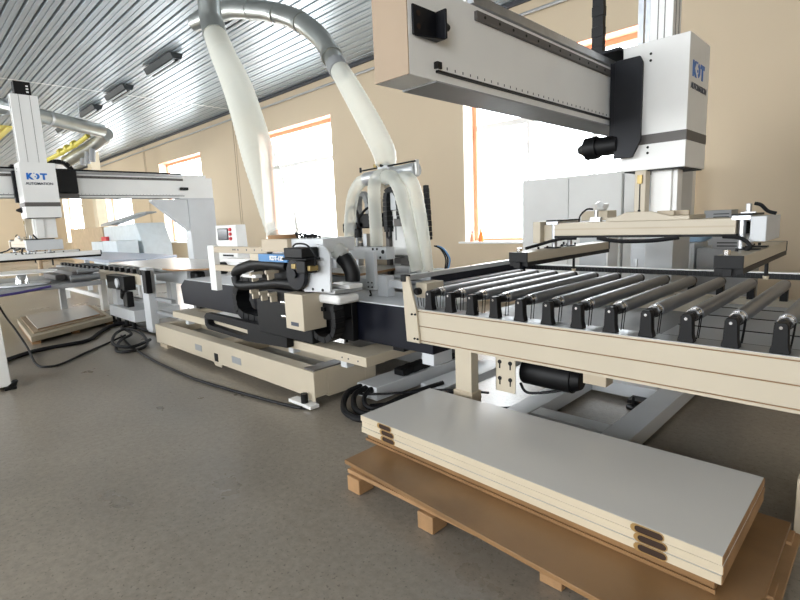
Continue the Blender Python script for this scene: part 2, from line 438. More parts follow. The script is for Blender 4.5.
MB().box((-2.625, -2.605), (CYF+.30, CYB-.02), (.905, 1.061)).build('dark_side_panel', 'navy', t)
MB().box((-2.60, -2.49), (CYF+.10, CYF+.30), (.92, 1.035)).build('cream_side_block', 'cream', t, .004)
b = MB(); b.box((-2.64, CX1), (CYB, CYB+.035), (.985, 1.026))
for i in range(120):
    x = -2.60+i*.029; b.box((x, x+.018), (CYB-.006, CYB), (.99, 1.018))
b.build('rear_chain_rail', 'black', t)
MB().box((-2.64, CX1), (CYB-.004, CYB+.035), (1.026, 1.034)).build('rear_rail_cap', 'white', t)
MB().box((-2.45, -.95), (CYF+.09, CYB-.1), (.700, .712)).build('under_tray', 'grey', t)
MB().box((-.93, CX1), (CYF+.09, CYB-.1), (.79, .802)).build('under_belt', 'grey_white', t)
for y in (3.02, 3.35, 3.75, 4.1):
    MB().box((-.93, CX1), (y, y+.012), (.802, .806)).build('belt_seam', 'black', t)
for x in (-2.30, -1.75, -1.2, -.6, -.05, .5):
    MB().box((x, x+.05), (CYF+.076, CYB-.096), (.62, .69)).build('cross_member', 'grey_white', t, .003)
pitch_x = .1876
for i in range(16):
    xb = -2.401+pitch_x*(i-1); x = xb+.035
    if i: 
        b = MB(); y0, y1 = CYF+.012, CYF+.062
        b.prism([(xb-.038, .854), (xb+.038, .854), (xb+.036, .870), (xb+.030, .89), (xb+.026, .98), (xb+.018, .994), (xb-.018, .994), (xb-.026, .98), (xb-.030, .89), (xb-.036, .870)], 'y', y0, y1)
        rb = b.build('roller_bracket', 'black', t, .003)
        MB().cyl((xb, y0-.006, .972), (xb, y0, .972), .0075, 10).build('axle_tip', 'chrome', rb)
    ax = xb if i else -2.585+.02
    r = MB().cyl((ax, 2.855, .972), (ax, 4.18, .972), .0365, 24).build('roller', 'roller', t)
    MB().cyl((ax, CYF+.066, .972), (ax, 2.805, .972), .028, 16).build('roller_hub', 'black', r)
    b = MB()
    b.cyl((ax, 2.805, .972), (ax, 2.822, .972), .033, 20); b.cyl((ax, 2.827, .972), (ax, 2.854, .972), .0345, 20)
    b.build('end_sleeve', 'chrome', r)
    b = MB(); b.cyl((ax, 4.18, .972), (ax, 4.235, .972), .03, 16); b.box((ax-.022, ax+.022), (4.19, 4.235), (.86, .985))
    b.build('rear_bracket', 'black', r)
    b = MB()
    for yy in (2.824, 2.792):
        b.tube([(ax-.036, yy, .975), (ax-.03, yy, .90), (ax-.012, yy+.01, .775), (ax+.012, yy+.01, .775), (ax+.03, yy, .90), (ax+.036, yy, .975)], .0028, 6, 4)
    b.build('drive_belt', 'black', r)
MB().cyl((-2.5, 2.81, .765), (CX1, 2.81, .765), .012, 10).build('line_shaft', 'steel', t)
# legs
def leg(x0, x1, y0, y1):
    b = MB(); b.box((x0, x1), (y0, y1), (.05, .60)); g = b.build('leg', 'cream', t, .004)
    MB().box((x0-.012, x1+.012), (y0-.012, y1+.012), (.03, .30)).build('leg_sleeve', 'beige', g, .004)
    b = MB(); b.cyl(((x0+x1)/2, (y0+y1)/2, 0), ((x0+x1)/2, (y0+y1)/2, .012), .045, 16); b.cyl(((x0+x1)/2, (y0+y1)/2, .012), ((x0+x1)/2, (y0+y1)/2, .03), .012, 10); b.build('levelling_foot', 'black', g)
leg(-2.175, -2.035, 2.705, 2.79); leg(-2.175, -2.035, 4.26, 4.345)
leg(-.225, -.085, 2.705, 2.79); leg(-.225, -.085, 4.26, 4.345)
b = MB(); b.box((-2.12, -2.07), (2.795, 4.255), (.33, .39)); b.build('leg_brace', 'grey_white', t, .003)
b = MB(); b.box((-.17, -.12), (2.795, 4.255), (.33, .39)); b.build('leg_brace', 'grey_white', t, .003)
b = MB(); b.box((-1.820, -1.672), (2.684, 2.692), (.375, .598)); b.box((-1.820, -1.812), (2.684, 2.76), (.375, .598)); mp = b.build('motor_plate', 'cream', t, .002)
b = MB()
for x in (-1.787, -1.708):
    for z in (.585, .475):
        b.cyl((x, 2.679, z-.012), (x, 2.684, z-.012), .014, 12); b.box((x-.004, x+.004), (2.680, 2.684), (z-.055, z-.015))
b.build('keyhole_slots', 'black', mp)
b = MB(); b.cyl((-1.70, 2.86, .49), (-1.36, 2.86, .49), .088, 24); b.cyl((-1.36, 2.86, .49), (-1.31, 2.86, .49), .08, 24, r2=.055); b.box((-1.6, -1.5), (2.80, 2.92), (.56, .62)); b.build('drive_motor', 'black', t, .004)
MB().tube([(-1.68, 2.76, .43), (-1.62, 2.74, .385), (-1.5, 2.78, .40), (-1.38, 2.86, .43)], .009, 8).build('motor_cable', 'rubber', t)
b = MB(); b.box((-1.28, -1.14), (2.8, 2.9), (.50, .60)); b.build('terminal_box', 'beige', t, .004)

# ladder frame on the floor below the conveyor
t = thing('floor_frame', 'pale steel ladder frame on the floor under the roller conveyor', 'frame', (-1.5, 3.5, 0))
MB().box((-1.24, -1.07), (2.86, 4.55), (.02, .13)).build('side_member', 'grey_white', t, .004)
MB().box((-1.93, -1.76), (2.86, 4.55), (.02, .13)).build('side_member', 'grey_white', t, .004)
MB().box((-1.757, -1.243), (3.02, 3.16), (.022, .128)).build('cross_member', 'grey_white', t, .004)
MB().box((-1.757, -1.243), (4.02, 4.16), (.022, .128)).build('cross_member', 'grey_white', t, .004)
b = MB(); b.cyl((-1.36, 3.86, 0), (-1.36, 3.86, .02), .05, 18); b.cyl((-1.36, 3.86, .02), (-1.36, 3.86, .10), .01, 10); b.box((-1.42, -1.30), (3.90, 4.018), (.022, .05)); b.build('levelling_foot', 'black', t)

# ------------------------------------------------------------------ gantry loaders
def gantry(dx, ynear, ypost, yh, label, near):
    """beam along y, post on the wall side, lifting head at yh, suction frame hanging below"""
    t = thing('gantry_loader', label, 'gantry', (-1.54+dx, ypost+.25, 0), 'overhead gantry loaders')
    X0, X1 = -1.65+dx, -1.45+dx
    b = MB(); b.box((X0, X1), (ynear, ypost+.5), (2.083, 2.45)); b.box((X0, X1-.03), (ynear+.42, ypost+.4), (2.45, 2.50)); b.build('beam', 'white', t, .003)
    MB().box((X0+.001, X1-.001), (ynear-.006, ynear), (2.084, 2.449)).build('end_cap', 'tan_cap' if near else 'white', t)
    ur = MB(); ur.box((X1, X1+.018), (ynear+.44, ypost-.05), (2.386, 2.425)); r = ur.build('upper_rail', 'dark_band', t, .002)
    b = MB(); n = int((ypost-ynear-.6)/.12)
    for i in range(n): b.cyl((X1+.017, ynear+.5+i*.12, 2.406), (X1+.020, ynear+.5+i*.12, 2.406), .007, 8)
    b.build('rail_bolts', 'black', r)
    MB().box((X1-.025, X1+.012), (ynear+.42, ypost-.05), (2.452, 2.495)).build('top_guide', 'steel', t, .003)
    MB().box((X1-.09, X1-.03), (ynear+.42, ypost-.05), (2.501, 2.525)).build('top_rail', 'black_metal', t, .003)
    lr = MB().box((X1, X1+.012), (ynear+.16, ypost-.05), (2.124, 2.156)).build('lower_rail', 'white', t)
    b = MB(); n = int((ypost-ynear-.3)/.055)
    for i in range(n): b.box((X1+.012, X1+.0135), (ynear+.22+i*.055, ynear+.225+i*.055), (2.132, 2.143))
    b.build('scale_marks', 'ink', lr)
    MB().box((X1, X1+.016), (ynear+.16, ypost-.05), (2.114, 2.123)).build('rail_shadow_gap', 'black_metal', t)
    MB().box((X1, X1+.02), (ynear+.15, ynear+.18), (2.128, 2.155)).build('rail_stop', 'black', t)
    MB().box((X0+.002, X1+.002), (ynear+.16, ypost), (2.076, 2.083)).build('beam_underplate', 'grey', t)
    if near:
        b = MB(); ya = ynear
        b.box((X1, X1+.010), (ya+.02, ya+.17), (2.235, 2.350)); b.box((X1+.010, X1+.062), (ya+.158, ya+.17), (2.235, 2.350))
        b.prism([(X1+.010, ya+.02), (X1+.010, ya+.158), (X1+.062, ya+.158), (X1+.04, ya+.10)], 'z', 2.229, 2.235)
        br = b.build('stop_bracket', 'black_metal', t, .003)
        b = MB()
        for z in (2.27, 2.32): b.cyl((X1+.010, ya+.05, z), (X1+.013, ya+.05, z), .011, 12)
        b.build('bracket_holes', 'slot_dark', br)
        MB().cyl((X1+.036, ya+.17, 2.29), (X1+.036, ya+.205, 2.29), .022, 16, r2=.013).build('rubber_buffer', 'black', br)
    else:
        b = MB(); b.box((X1, X1+.05), (ypost-.12, ypost+.02), (2.22, 2.27)); b.build('stop_bracket', 'black', t, .004)
    # post, gusset, base
    p = MB(); p.box((X0-.02, X1+.02), (ypost, ypost+.5), (.02, 2.06)); p.box((X0-.02, X1+.02), (ypost-.15, ypost+.5), (2.06, 2.082)) ; p.build('post', 'grey_white', t, .006)
    MB().box((X0-.12, X1+.12), (ypost-.08, ypost+.6), (0, .02)).build('base_plate', 'grey_white', t, .003)
    MB().prism([(ypost-.003, 2.058), (ypost-.62, 2.058), (ypost-.62, 2.02), (ypost-.003, 1.48)], 'x', X1-.16, X1+.0).build('gusset', 'grey_white', t, .004)
    # carriage plates + motor
    xh0, xh1 = -1.365+dx, -.975+dx
    xb = X1+.06
    if near:
        b = MB(); b.prism([(xb, 2.46), (xb+.15, 2.46), (xb+.17, 2.42), (xb+.17, 1.95), (xb+.12, 1.85), (xb, 1.85)], 'y', yh-.06, yh-.04); b.build('carriage_side_plate', 'black_metal', t, .003)
    MB().box((X1+.02, xb+.04), (yh-.04, yh+.36), (2.0, 2.46)).build('carriage_back_plate', 'black_metal', t, .004)
    MB().box((X1-.10, xb+.02), (yh-.04, yh+.36), (2.53, 2.55)).build('carriage_top_plate', 'black_metal', t, .003)
    if not near: MB().cyl((xh0+.1, yh-.07, 1.885), (xh0+.1, yh-.001, 1.885), .012, 14, r2=.045).build('travel_motor', 'black', t)
    b = MB(); b.cyl((xb+.02, yh-.02, 1.945), (xb-.12, yh-.02, 1.945), .062, 20); b.cyl((xb-.12, yh-.02, 1.945), (xb-.2, yh-.02, 1.94), .075, 20); b.cyl((xb-.2, yh-.02, 1.94), (xb-.26, yh-.02, 1.94), .06, 20, r2=.02)
    if near: b.build('travel_motor', 'black', t)
    # head housing
    b = MB(); b.box((xh0, xh1), (yh, yh+.43), (1.765, 2.545)); h = b.build('head_housing', 'white', t, .003)
    b = MB(); b.box((xh0-.002, xh1+.002), (yh-.002, yh+.432), (1.925, 1.985)); b.build('grey_band', 'dark_band', h)
    b = MB()
    for z in (2.43, 2.47, 1.905, 1.87): b.cyl((xh0+.17, yh-.003, z), (xh0+.17, yh+.001, z), .008, 10)
    b.build('screw_holes', 'black', h)
    MB().box((xh0+.02, xh1-.01), (yh+.02, yh+.41), (1.758, 1.765)).build('bottom_cover', 'black', h)
    label_mesh('K', .115, (xh1, yh+.065, 2.310), (0, 1, 0), (0, 0, 1), 'logo', 'logo_letter', h, .007, width=.085)
    # the middle letter: a bold D cut into a dot and a crescent
    b = MB(); P = [(yh+.178+.046*math.cos(a), 2.35+.043*math.sin(a)) for a in [(-80+i*20)*PI/180 for i in range(9)]]
    Q = [(yh+.172+.022*math.cos(a), 2.35+.022*math.sin(a)) for a in [(80-i*20)*PI/180 for i in range(9)]]
    b.prism(P+Q, 'x', xh1+.001, xh1+.003); b.cyl((xh1+.001, yh+.170, 2.345), (xh1+.003, yh+.170, 2.345), .009, 12); b.cyl((xh1+.001, yh+.160, 2.392), (xh1+.003, yh+.160, 2.392), .007, 12)
    b.build('logo_letter', 'logo', h)
    label_mesh('T', .115, (xh1, yh+.235, 2.310), (0, 1, 0), (0, 0, 1), 'logo', 'logo_letter', h, .007, width=.085)
    label_mesh('AUTOMATION', .05, (xh1, yh+.045, 2.232), (0, 1, 0), (0, 0, 1), 'ink', 'logo_caption', h, .001, width=.33)
    # vertical column through the housing
    xc0, xc1 = -1.27+dx, -1.13+dx
    cy0, cy1 = (yh+.18, yh+.34) if near else (yh+.04, yh+.37)
    top = 3.05 if near else 3.50
    b = MB()
    b.box((xc0, xc1), (cy0, cy1), (2.546, top)); c = b.build('lift_column', 'white', t, .004)
    b = MB()
    for x in (xc0+.05, xc1-.05): b.box((x-.002, x+.002), (cy0-.003, cy0), (2.55, top))
    for y in (cy0*.7+cy1*.3, cy0*.3+cy1*.7): b.box((xc1, xc1+.003), (y-.002, y+.002), (2.55, top))
    b.build('column_grooves', 'dark_band', c)
    b = MB(); b.box((xc0-.09, xc0-.055), (yh+.22, yh+.26), (2.546, top)); b.box((xc0-.035, xc0-.002), (yh+.2, yh+.25), (2.546, top)); b.build('guide_rail', 'steel', t)
    if not near:
        b = MB(); b.box((xc0-.0, xc1+.0), (cy0+.06, cy0+.26), (top, top+.18)); cc = b.build('column_head', 'black', t, .005)
        b = MB()
        for z in (.03, .07, .11): b.box((xc1, xc1+.003), (cy0+.2, cy0+.23), (top+z, top+z+.02))
        b.build('connector_sockets', 'white', cc)
    # column below the housing
    b = MB(); b.box((-1.27+dx, -1.20+dx), (yh+.0, yh+.08), (1.47, 1.764)); cl = b.build('drop_column', 'cream', t, .004)
    b = MB(); b.box((-1.238+dx, -1.232+dx), (yh-.004, yh), (1.51, 1.70)); b.build('column_slot', 'black', cl)
    b = MB(); b.box((-1.25+dx, -1.22+dx), (yh-.012, yh), (1.68, 1.735)); b.build('brass_clamp', 'brass', cl)
    b = MB()
    for x, z in ((0, .03), (-.022, .01), (.022, .01), (0, -.01)): b.cyl((-1.235+dx+x, yh-.006, 1.475+z), (-1.235+dx+x, yh, 1.475+z), .009, 8)
    b.build('column_bolts', 'black', cl)
    b = MB(); b.box((-1.195+dx, -1.07+dx), (yh+.08, yh+(.25 if near else .36)), (1.47, 1.764)); b.box((-1.07+dx, -1.04+dx), (yh+.1, yh+.2), (1.47, 1.764)); b.build('lift_profile', 'white', t, .004)
    # suction frame
    yf = yh-.12
    b = MB(); b.box((-1.40+dx, -.90+dx), (yf-.01, yf+.34), (1.442, 1.468)); b.prism([(-1.40+dx, 1.442), (-1.27+dx, 1.50), (-1.12+dx, 1.50), (-.92+dx, 1.442)], 'y', yf-.012, yf); sf = b.build('frame_saddle', 'cream', t, .003)
    b = MB()
    for i in range(2):
        b.box((-1.10+dx+i*.06, -1.0+dx+i*.06), (yf+.04+.08*i, yf+.07+.08*i), (1.468, 1.50))
    b.build('saddle_ribs', 'beige', sf, .004)
    for yy in (yf, yf+.26):
        b = MB(); b.box((-1.775+dx, -.665+dx), (yy, yy+.08), (1.352, 1.442)); cb = b.build('cross_beam', 'cream', t, .003)
        b = MB(); b.box((-1.775+dx, -.665+dx), (yy-.0015, yy), (1.392, 1.402)); b.build('beam_groove', 'beige', cb)
        MB().box((-1.77+dx, -.66+dx), (yy-.01, yy+.09), (1.338, 1.351)).build('hose_tray', 'black', cb)
    MB().tube([(-1.45+dx, yf-.02, 1.335), (-1.3+dx, yf-.03, 1.315), (-1.1+dx, yf-.03, 1.318), (-.95+dx, yf-.02, 1.337)], .013, 8).build('air_hose', 'rubber', t)
    MB().tube([(-1.6+dx, yf-.02, 1.335), (-1.72+dx, yf-.03, 1.33), (-1.85+dx, yf-.06, 1.295), (-1.92+dx, yf-.15, 1.27)], .011, 8).build('air_hose', 'rubber', t)
    MB().tube([(-.72+dx, yf-.02, 1.34), (-.63+dx, yf-.04, 1.33), (-.58+dx, yf-.06, 1.29), (-.60+dx, yf-.05, 1.262)], .011, 8).build('air_hose', 'rubber', t)
    # end fixtures
    for xe, s in ((-1.79, -1), (-.64, 1)):
        b = MB(); b.box((xe-.045+dx, xe+.045+dx), (yf-.01, yf+.35), (1.432, 1.455)); b.cyl((xe+dx, yf+.03, 1.26), (xe+dx, yf+.03, 1.432), .019, 14); b.cyl((xe+dx, yf+.27, 1.26), (xe+dx, yf+.27, 1.432), .019, 14); g = b.build('guide_cylinder', 'steel', t)
        MB().box((xe-.05+dx, xe+.05+dx), (yf-.0, yf+.34), (1.455, 1.466)).build('cylinder_cap', 'black', g)
    b = MB(); b.box((-1.945+dx, -1.885+dx), (yf-.005, yf+.34), (1.30, 1.455)); b.box((-1.885+dx, -1.80+dx), (yf+.05, yf+.30), (1.31, 1.43)); b.build('valve_box', 'cream', t, .004)
    b = MB(); b.box((-.595+dx, -.52+dx), (yf-.01, yf+.42), (1.31, 1.45)); vb = b.build('valve_box', 'grey_white', t, .005)
    MB().box((-.64+dx, -.596+dx), (yf+.12, yf+.30), (1.35, 1.42)).build('valve_bracket', 'black', vb, .003)
    MB().tube([(-.50+dx, yf+.12, 1.46), (-.54+dx, yf+.12, 1.475), (-.57+dx, yf+.1, 1.51), (-.60+dx, yf+.1, 1.52)], .010, 8).build('air_hose', 'rubber', vb)
    for xe in (-1.5, -.62):
        b = MB(); b.box((xe-.035+dx, xe+.035+dx), (yf+.05, yf+.09), (1.444 if xe < -1 else 1.468, 1.474)); b.cyl((xe+dx, yf+.07, 1.474), (xe+dx, yf+.07, 1.52), .014, 10); b.build('pressure_valve', 'steel', t)
    MB().tube([(-1.52+dx, yf+.06, 1.53), (-1.56+dx, yf+.05, 1.53), (-1.60+dx, yf+.04, 1.49), (-1.61+dx, yf+.04, 1.448)], .006, 8).build('air_hose', 'rubber', t)
    for x0, x1 in ((-1.87, -1.74), (-.66, -.54)):
        ya, yb = yh-.55, yh+.76
        bb = MB().box((x0+dx, x1+dx), (ya, yb), (1.20, 1.262)).build('suction_bar', 'cream' if near else 'white', t, .003)
        b = MB(); b.box((x0+dx-.003, x1+dx+.003), (ya-.004, yb+.004), (1.172, 1.199)); b.build('foam_pad', 'black', bb)
        b = MB(); b.box((x0+dx-.004, x1+dx+.004), (ya-.014, ya-.001), (1.199, 1.264)); b.box((x0+dx+.04, x1+dx-.04), (ya-.03, ya-.014), (1.160, 1.20)); b.build('bar_end_cap', 'black', bb, .002)
        MB().box((x0+dx-.004, x1+dx+.004), (yb+.001, yb+.014), (1.199, 1.264)).build('bar_end_cap', 'black', bb, .002)
        b = MB(); xm = (x0+x1)/2+dx
        for k in range(6): b.cyl((xm-.03+.012*(k % 2), yf-.12+k*.11, 1.263), (xm-.03+.012*(k % 2), yf-.12+k*.11, 1.28), .008, 8)
        b.box((xm-.05, xm+.05), (yf+.0, yf+.06), (1.262, 1.27)); b.box((xm-.05, xm+.05), (yf+.24, yf+.30), (1.262, 1.27)); b.build('bar_fittings', 'black', bb)
        MB().cyl((xm+.05, yh+.15, 1.09), (xm+.05, yh+.15, 1.171), .010, 10).build('sensor_pin', 'black', bb)
        MB().cyl((xm+.05, yh+.15, 1.07), (xm+.05, yh+.15, 1.09), .013, 10, r2=.017).build('sensor_cup', 'edge', bb)
        MB().cyl((xm-.02, ya+.04, 1.263), (xm-.02, ya+.04, 1.29), .018, 12).build('air_inlet', 'chrome', bb)
    # vertical cable chain
    if near:
        MB().chain([(-1.60+dx, yh+.16, 3.3), (-1.60+dx, yh+.16, 2.9), (-1.60+dx, yh+.16, 2.552)], .05, .08, 'y', .05).build('cable_chain', 'black', t)
    else:
        MB().chain([(X1+.03, yh+.42, 2.55), (X1+.03, yh+.5, 2.62), (X1+.03, yh+.66, 2.60), (X1+.03, yh+.74, 2.5)], .09, .06, 'x', .05).build('cable_chain', 'black', t)
        MB().box((X1+.02, X1+.12), (yh+.46, yh+.78), (2.14, 2.5)).build('carriage_cover', 'black', t, .02)
        MB().box((X1+.02, X1+.10), (yh+.46, yh+.78), (2.08, 2.139)).build('carriage_cover_base', 'dark_band', t, .004)
    return t
gantry(0, 1.56, 4.9, 3.5, 'white gantry loader with the lifting head over the roller conveyor, nearest the camera', True)
gantry(-7.9, -.6, 3.95, 1.43, 'white gantry loader far off at the left with its head at the picture edge', False)
# ------------------------------------------------------------------ edge machining unit: floor base
t = thing('edge_machining_line', 'long cream machining line on the floor with navy cover, blue label and black motors', 'machine', (-5.1, 2.65, 0))
b = MB()
b.prism([(-6.86, .055), (-6.70, .075), (-5.20, .075), (-5.17, .04), (-5.02, .04), (-5.0, .075), (-3.50, .075), (-3.46, .045), (-3.34, .045), (-3.34, .30), (-6.86, .30)], 'y', 2.30, 2.31)
b.box((-6.86, -3.34), (2.311, 2.44), (.08, .30)); b.build('front_rail', 'cream', t, .003)
b = MB(); b.box((-6.86, -3.34), (2.86, 2.99), (.06, .30)); b.build('rear_rail', 'cream', t, .003)
MB().box((-3.46, -3.34), (2.441, 2.859), (.06, .30)).build('end_plate', 'cream', t, .003)
MB().box((-6.86, -6.74), (2.441, 2.859), (.06, .30)).build('end_plate', 'cream', t, .003)
MB().box((-5.25, -4.98), (2.441, 2.859), (.16, .298)).build('centre_bridge', 'beige', t, .003)
MB().box((-6.74, -3.46), (2.441, 2.859), (.10, .16)).build('sunk_tray', 'grey', t)
MB().box((-3.50, -3.36), (2.32, 2.92), (.301, .312)).build('end_gasket', 'dark_band', t)
b = MB()
for x0, x1 in ((-5.64, -5.47), (-4.76, -4.57)): b.box((x0, x1), (2.296, 2.30), (.145, .215))
b.build('access_plate', 'grey', t, .001)
MB().box((-5.16, -5.08), (2.295, 2.30), (.095, .18)).build('access_opening', 'black', t)
b = MB(); b.box((-3.62, -3.30), (2.22, 2.31), (.012, .04)); b.cyl((-3.42, 2.27, .04), (-3.42, 2.27, .10), .02, 10); b.build('levelling_foot', 'white', t, .002)
b = MB(); b.cyl((-3.42, 2.25, 0), (-3.42, 2.25, .012), .06, 16); b.cyl((-3.42, 2.25, .04), (-3.42, 2.25, .12), .03, 10); b.build('foot_pad', 'black', t)
MB().box((-6.84, -6.6), (2.33, 2.9), (0, .05)).build('foot_block', 'beige', t, .003)

# upper ring frame
MB().box((-6.75, -2.90), (2.50, 2.70), (.375, .455)).build('front_member', 'cream', t, .003)
MB().box((-6.75, -2.90), (3.55, 3.72), (.375, .455)).build('rear_member', 'cream', t, .003)
MB().box((-3.20, -2.905), (2.701, 3.549), (.377, .453)).build('end_member', 'cream', t, .003)
MB().box((-6.745, -6.5), (2.701, 3.549), (.377, .453)).build('end_member', 'cream', t, .003)
b = MB()
for x in (-6.5, -5.2, -4.1, -3.3): b.box((x, x+.08), (2.56, 2.64), (.30, .375))
b.build('spacer', 'grey_white', t)
b = MB()
for x in (-3.0, -3.12, -3.2): b.cyl((x, 2.496, .41), (x, 2.50, .41), .007, 8)
b.build('bolt_heads', 'ink', t)
for x in (-6.6, -3.15):
    MB().box((x, x+.1), (3.40, 3.52), (0, .37)).build('support_leg', 'grey_white', t, .004)

# navy guard beam
b = MB(); b.prism([(-6.98, .50), (-7.03, .74), (-6.88, .835), (-2.42, .835), (-2.42, .50)], 'y', 2.75, 3.02); b.build('beam_cover', 'navy', t, .004)
b = MB(); b.box((-6.86, -2.42), (2.75, 3.30), (.836, .846)); b.build('top_plate', 'grey_white', t, .002)
b = MB()
for x in (-6.7, -4.9, -2.9): b.box((x, x+.12), (2.80, 3.0), (.456, .5))
b.build('beam_foot', 'black', t)
MB().box((-2.56, -2.44), (2.78, 3.0), (.40, .498)).build('beam_bracket', 'grey_white', t, .003)
b = MB(); b.box((-3.44, -3.42), (2.735, 2.75), (.46, .80)); b.build('black_strip', 'black', t)

# black cable track
b = MB(); b.ring([(-5.60, .42), (-5.54, .375), (-4.6, .36), (-4.6, .36), (-3.9, .40), (-3.9, .56), (-5.55, .56), (-5.60, .52)], [(-5.52, .45), (-5.48, .43), (-4.75, .41), (-4.72, .41), (-4.62, .43), (-4.62, .48), (-5.48, .50), (-5.52, .48)], 'y', 2.42, 2.494); b.build('track_frame', 'black', t, .004)
b = MB(); b.box((-5.58, -5.53), (2.415, 2.42), (.43, .50)); b.build('track_plate', 'black_metal', t)
MB().chain([(-3.6, 2.62, .56), (-4.4, 2.62, .56), (-4.95, 2.62, .58), (-5.08, 2.62, .74), (-4.95, 2.62, .92), (-4.4, 2.62, 1.06), (-3.9, 2.60, 1.12)], .16, .09, 'y', .06).build('link_chain', 'black', t)

# machining head
MB().box((-3.69, -3.425), (2.30, 2.53), (.635, .94)).build('gearbox_cover', 'cream', t, .004)
b = MB(); b.box((-3.61, -3.50), (2.297, 2.30), (.668, .70)); b.build('rating_plate', 'ink', t)
b = MB(); b.cyl((-3.86, 2.38, .835), (-3.69, 2.38, .835), .02, 12); b.cyl((-3.86, 2.38, .71), (-3.69, 2.38, .71), .02, 12); b.build('guide_pin', 'chrome', t)
MB().box((-3.52, -3.17), (2.47, 2.70), (.85, .93)).build('motor_hood', 'white', t, .025)
MB().box((-3.50, -3.27), (2.50, 2.70), (.70, .849)).build('motor_block', 'black', t, .02)
b = MB(); b.cyl((-3.42, 2.62, .60), (-3.42, 2.62, .70), .06, 16); b.box((-3.44, -3.38), (2.48, 2.50), (.78, .815)); b.build('motor_neck', 'black', t)
MB().chain([(-3.52, 2.46, .70), (-3.44, 2.46, .585), (-3.30, 2.46, .56), (-3.19, 2.46, .64), (-3.17, 2.46, .76), (-3.19, 2.46, .85)], .1, .05, 'y', .04).build('link_chain', 'black', t)
MB().box((-3.46, -3.26), (2.68, 2.74), (.50, .849)).build('back_plate', 'black', t, .004)
b = MB(); b.box((-3.95, -3.14), (2.42, 2.70), (.95, .985)); b.build('slide_rail', 'alu', t, .004)
b = MB(); b.box((-3.35, -3.08), (2.52, 2.66), (.985, 1.015)); b.build('slide_block', 'white', t, .004)
b = MB(); b.prism([(-3.49, .955), (-3.135, .975), (-3.115, 1.275), (-3.18, 1.335), (-3.29, 1.35), (-3.335, 1.33), (-3.335, 1.135), (-3.47, 1.125)], 'y', 2.37, 2.39); sp = b.build('side_plate', 'grey_white', t, .003)
b = MB()
for x in (-3.36, -3.23): b.cyl((x, 2.364, .985), (x, 2.37, .985), .012, 10)
b.build('plate_screws', 'black', sp)
b = MB(); b.box((-3.68, -3.22), (2.392, 2.72), (1.28, 1.392)); b.build('head_top_cover', 'grey_white', t, .006)
b = MB(); b.box((-4.08, -3.66), (2.35, 2.70), (1.282, 1.392)); b.build('head_hood', 'beige', t, .004)
b = MB(); b.box((-4.13, -3.655), (2.335, 2.60), (1.195, 1.262)); lp = b.build('label_panel', 'blue', t, .002)
MB().box((-4.28, -4.131), (2.335, 2.60), (1.20, 1.262)).build('label_panel_end', 'cream', t, .002)
label_mesh('KDT-128', .05, (-3.93, 2.333, 1.213), (1, 0, 0), (0, 0, 1), 'white', 'label_text', lp, .002, width=.22)
b = MB(); b.box((-5.15, -4.081), (2.40, 2.46), (1.255, 1.318)); arm = b.build('pressure_arm', 'beige', t, .003)
b = MB()
for x in (-4.72, -4.68, -4.62, -4.45, -4.3, -4.16): b.cyl((x, 2.396, 1.29), (x, 2.40, 1.29), .009, 8)
b.build('arm_holes', 'ink', arm)
b = MB(); b.box((-5.30, -5.16), (2.40, 2.46), (.847, 1.33)); b.build('arm_post', 'white', t, .003)
b = MB(); b.box((-5.16, -4.55), (2.40, 2.46), (1.065, 1.125)); b.build('lower_arm', 'beige', t, .003)
b = MB(); b.box((-5.16, -4.1), (2.47, 2.60), (1.16, 1.19)); b.build('infeed_shelf', 'white', t, .003)
b = MB(); b.box((-3.49, -3.24), (2.2, 2.36), (1.25, 1.33)); b.box((-3.53, -3.19), (2.2, 2.34), (1.232, 1.25)); b.box((-3.36, -3.24), (2.22, 2.34), (1.13, 1.231)); b.build('spindle_motor', 'black', t, .008)
MB().box((-3.46, -3.40), (2.24, 2.3), (1.16, 1.20)).build('solenoid', 'brass', t, .004)
MB().box((-3.238, -3.20), (2.24, 2.32), (1.15, 1.19)).build('solenoid', 'brass', t, .004)
MB().tube([(-3.44, 2.26, 1.335), (-3.36, 2.24, 1.36), (-3.22, 2.24, 1.35), (-3.15, 2.26, 1.27), (-3.19, 2.28, 1.19)], .007, 8).build('motor_cable', 'rubber', t)
b = MB(); b.cyl((-3.50, 2.30, 1.11), (-3.50, 2.34, 1.11), .13, 32); b.cyl((-3.50, 2.28, 1.11), (-3.50, 2.30, 1.11), .035, 12); b.build('saw_blade', 'black_metal', t)
MB().tube([(-4.75, 2.42, 1.045), (-4.60, 2.40, 1.10), (-4.2, 2.38, 1.165), (-3.7, 2.36, 1.16)], [.05, .055, .05, .04], 12).build('cable_bundle', 'black', t)
MB().tube([(-4.72, 2.40, 1.02), (-4.66, 2.40, .94), (-4.3, 2.40, .96), (-3.9, 2.40, 1.0), (-3.55, 2.38, 1.0)], .045, 12).build('cable_bundle', 'black', t)
b = MB(); b.box((-4.45, -3.5), (2.45, 2.68), (.94, 1.26)); b.box((-4.35, -3.46), (2.40, 2.68), (.50, .94)); b.build('inner_body', 'black', t, .01)
for x, z in ((-4.28, 1.07), (-4.0, 1.10), (-4.30, .905), (-4.14, .90), (-3.98, .90)):
    b = MB(); b.cyl((x, 2.32, z), (x, 2.45, z), .018, 12); b.box((x-.012, x+.012), (2.34, 2.40), (z-.07, z)); b.build('air_fitting', 'cream', t)
MB().box((-4.45, -4.2), (2.33, 2.40), (1.035, 1.065)).build('white_bar', 'white', t, .004)
b = MB(); b.cyl((-3.95, 2.50, 1.393), (-3.95, 2.50, 1.425), .135, 28); b.build('hose_collar', 'wood', t)
b = MB()
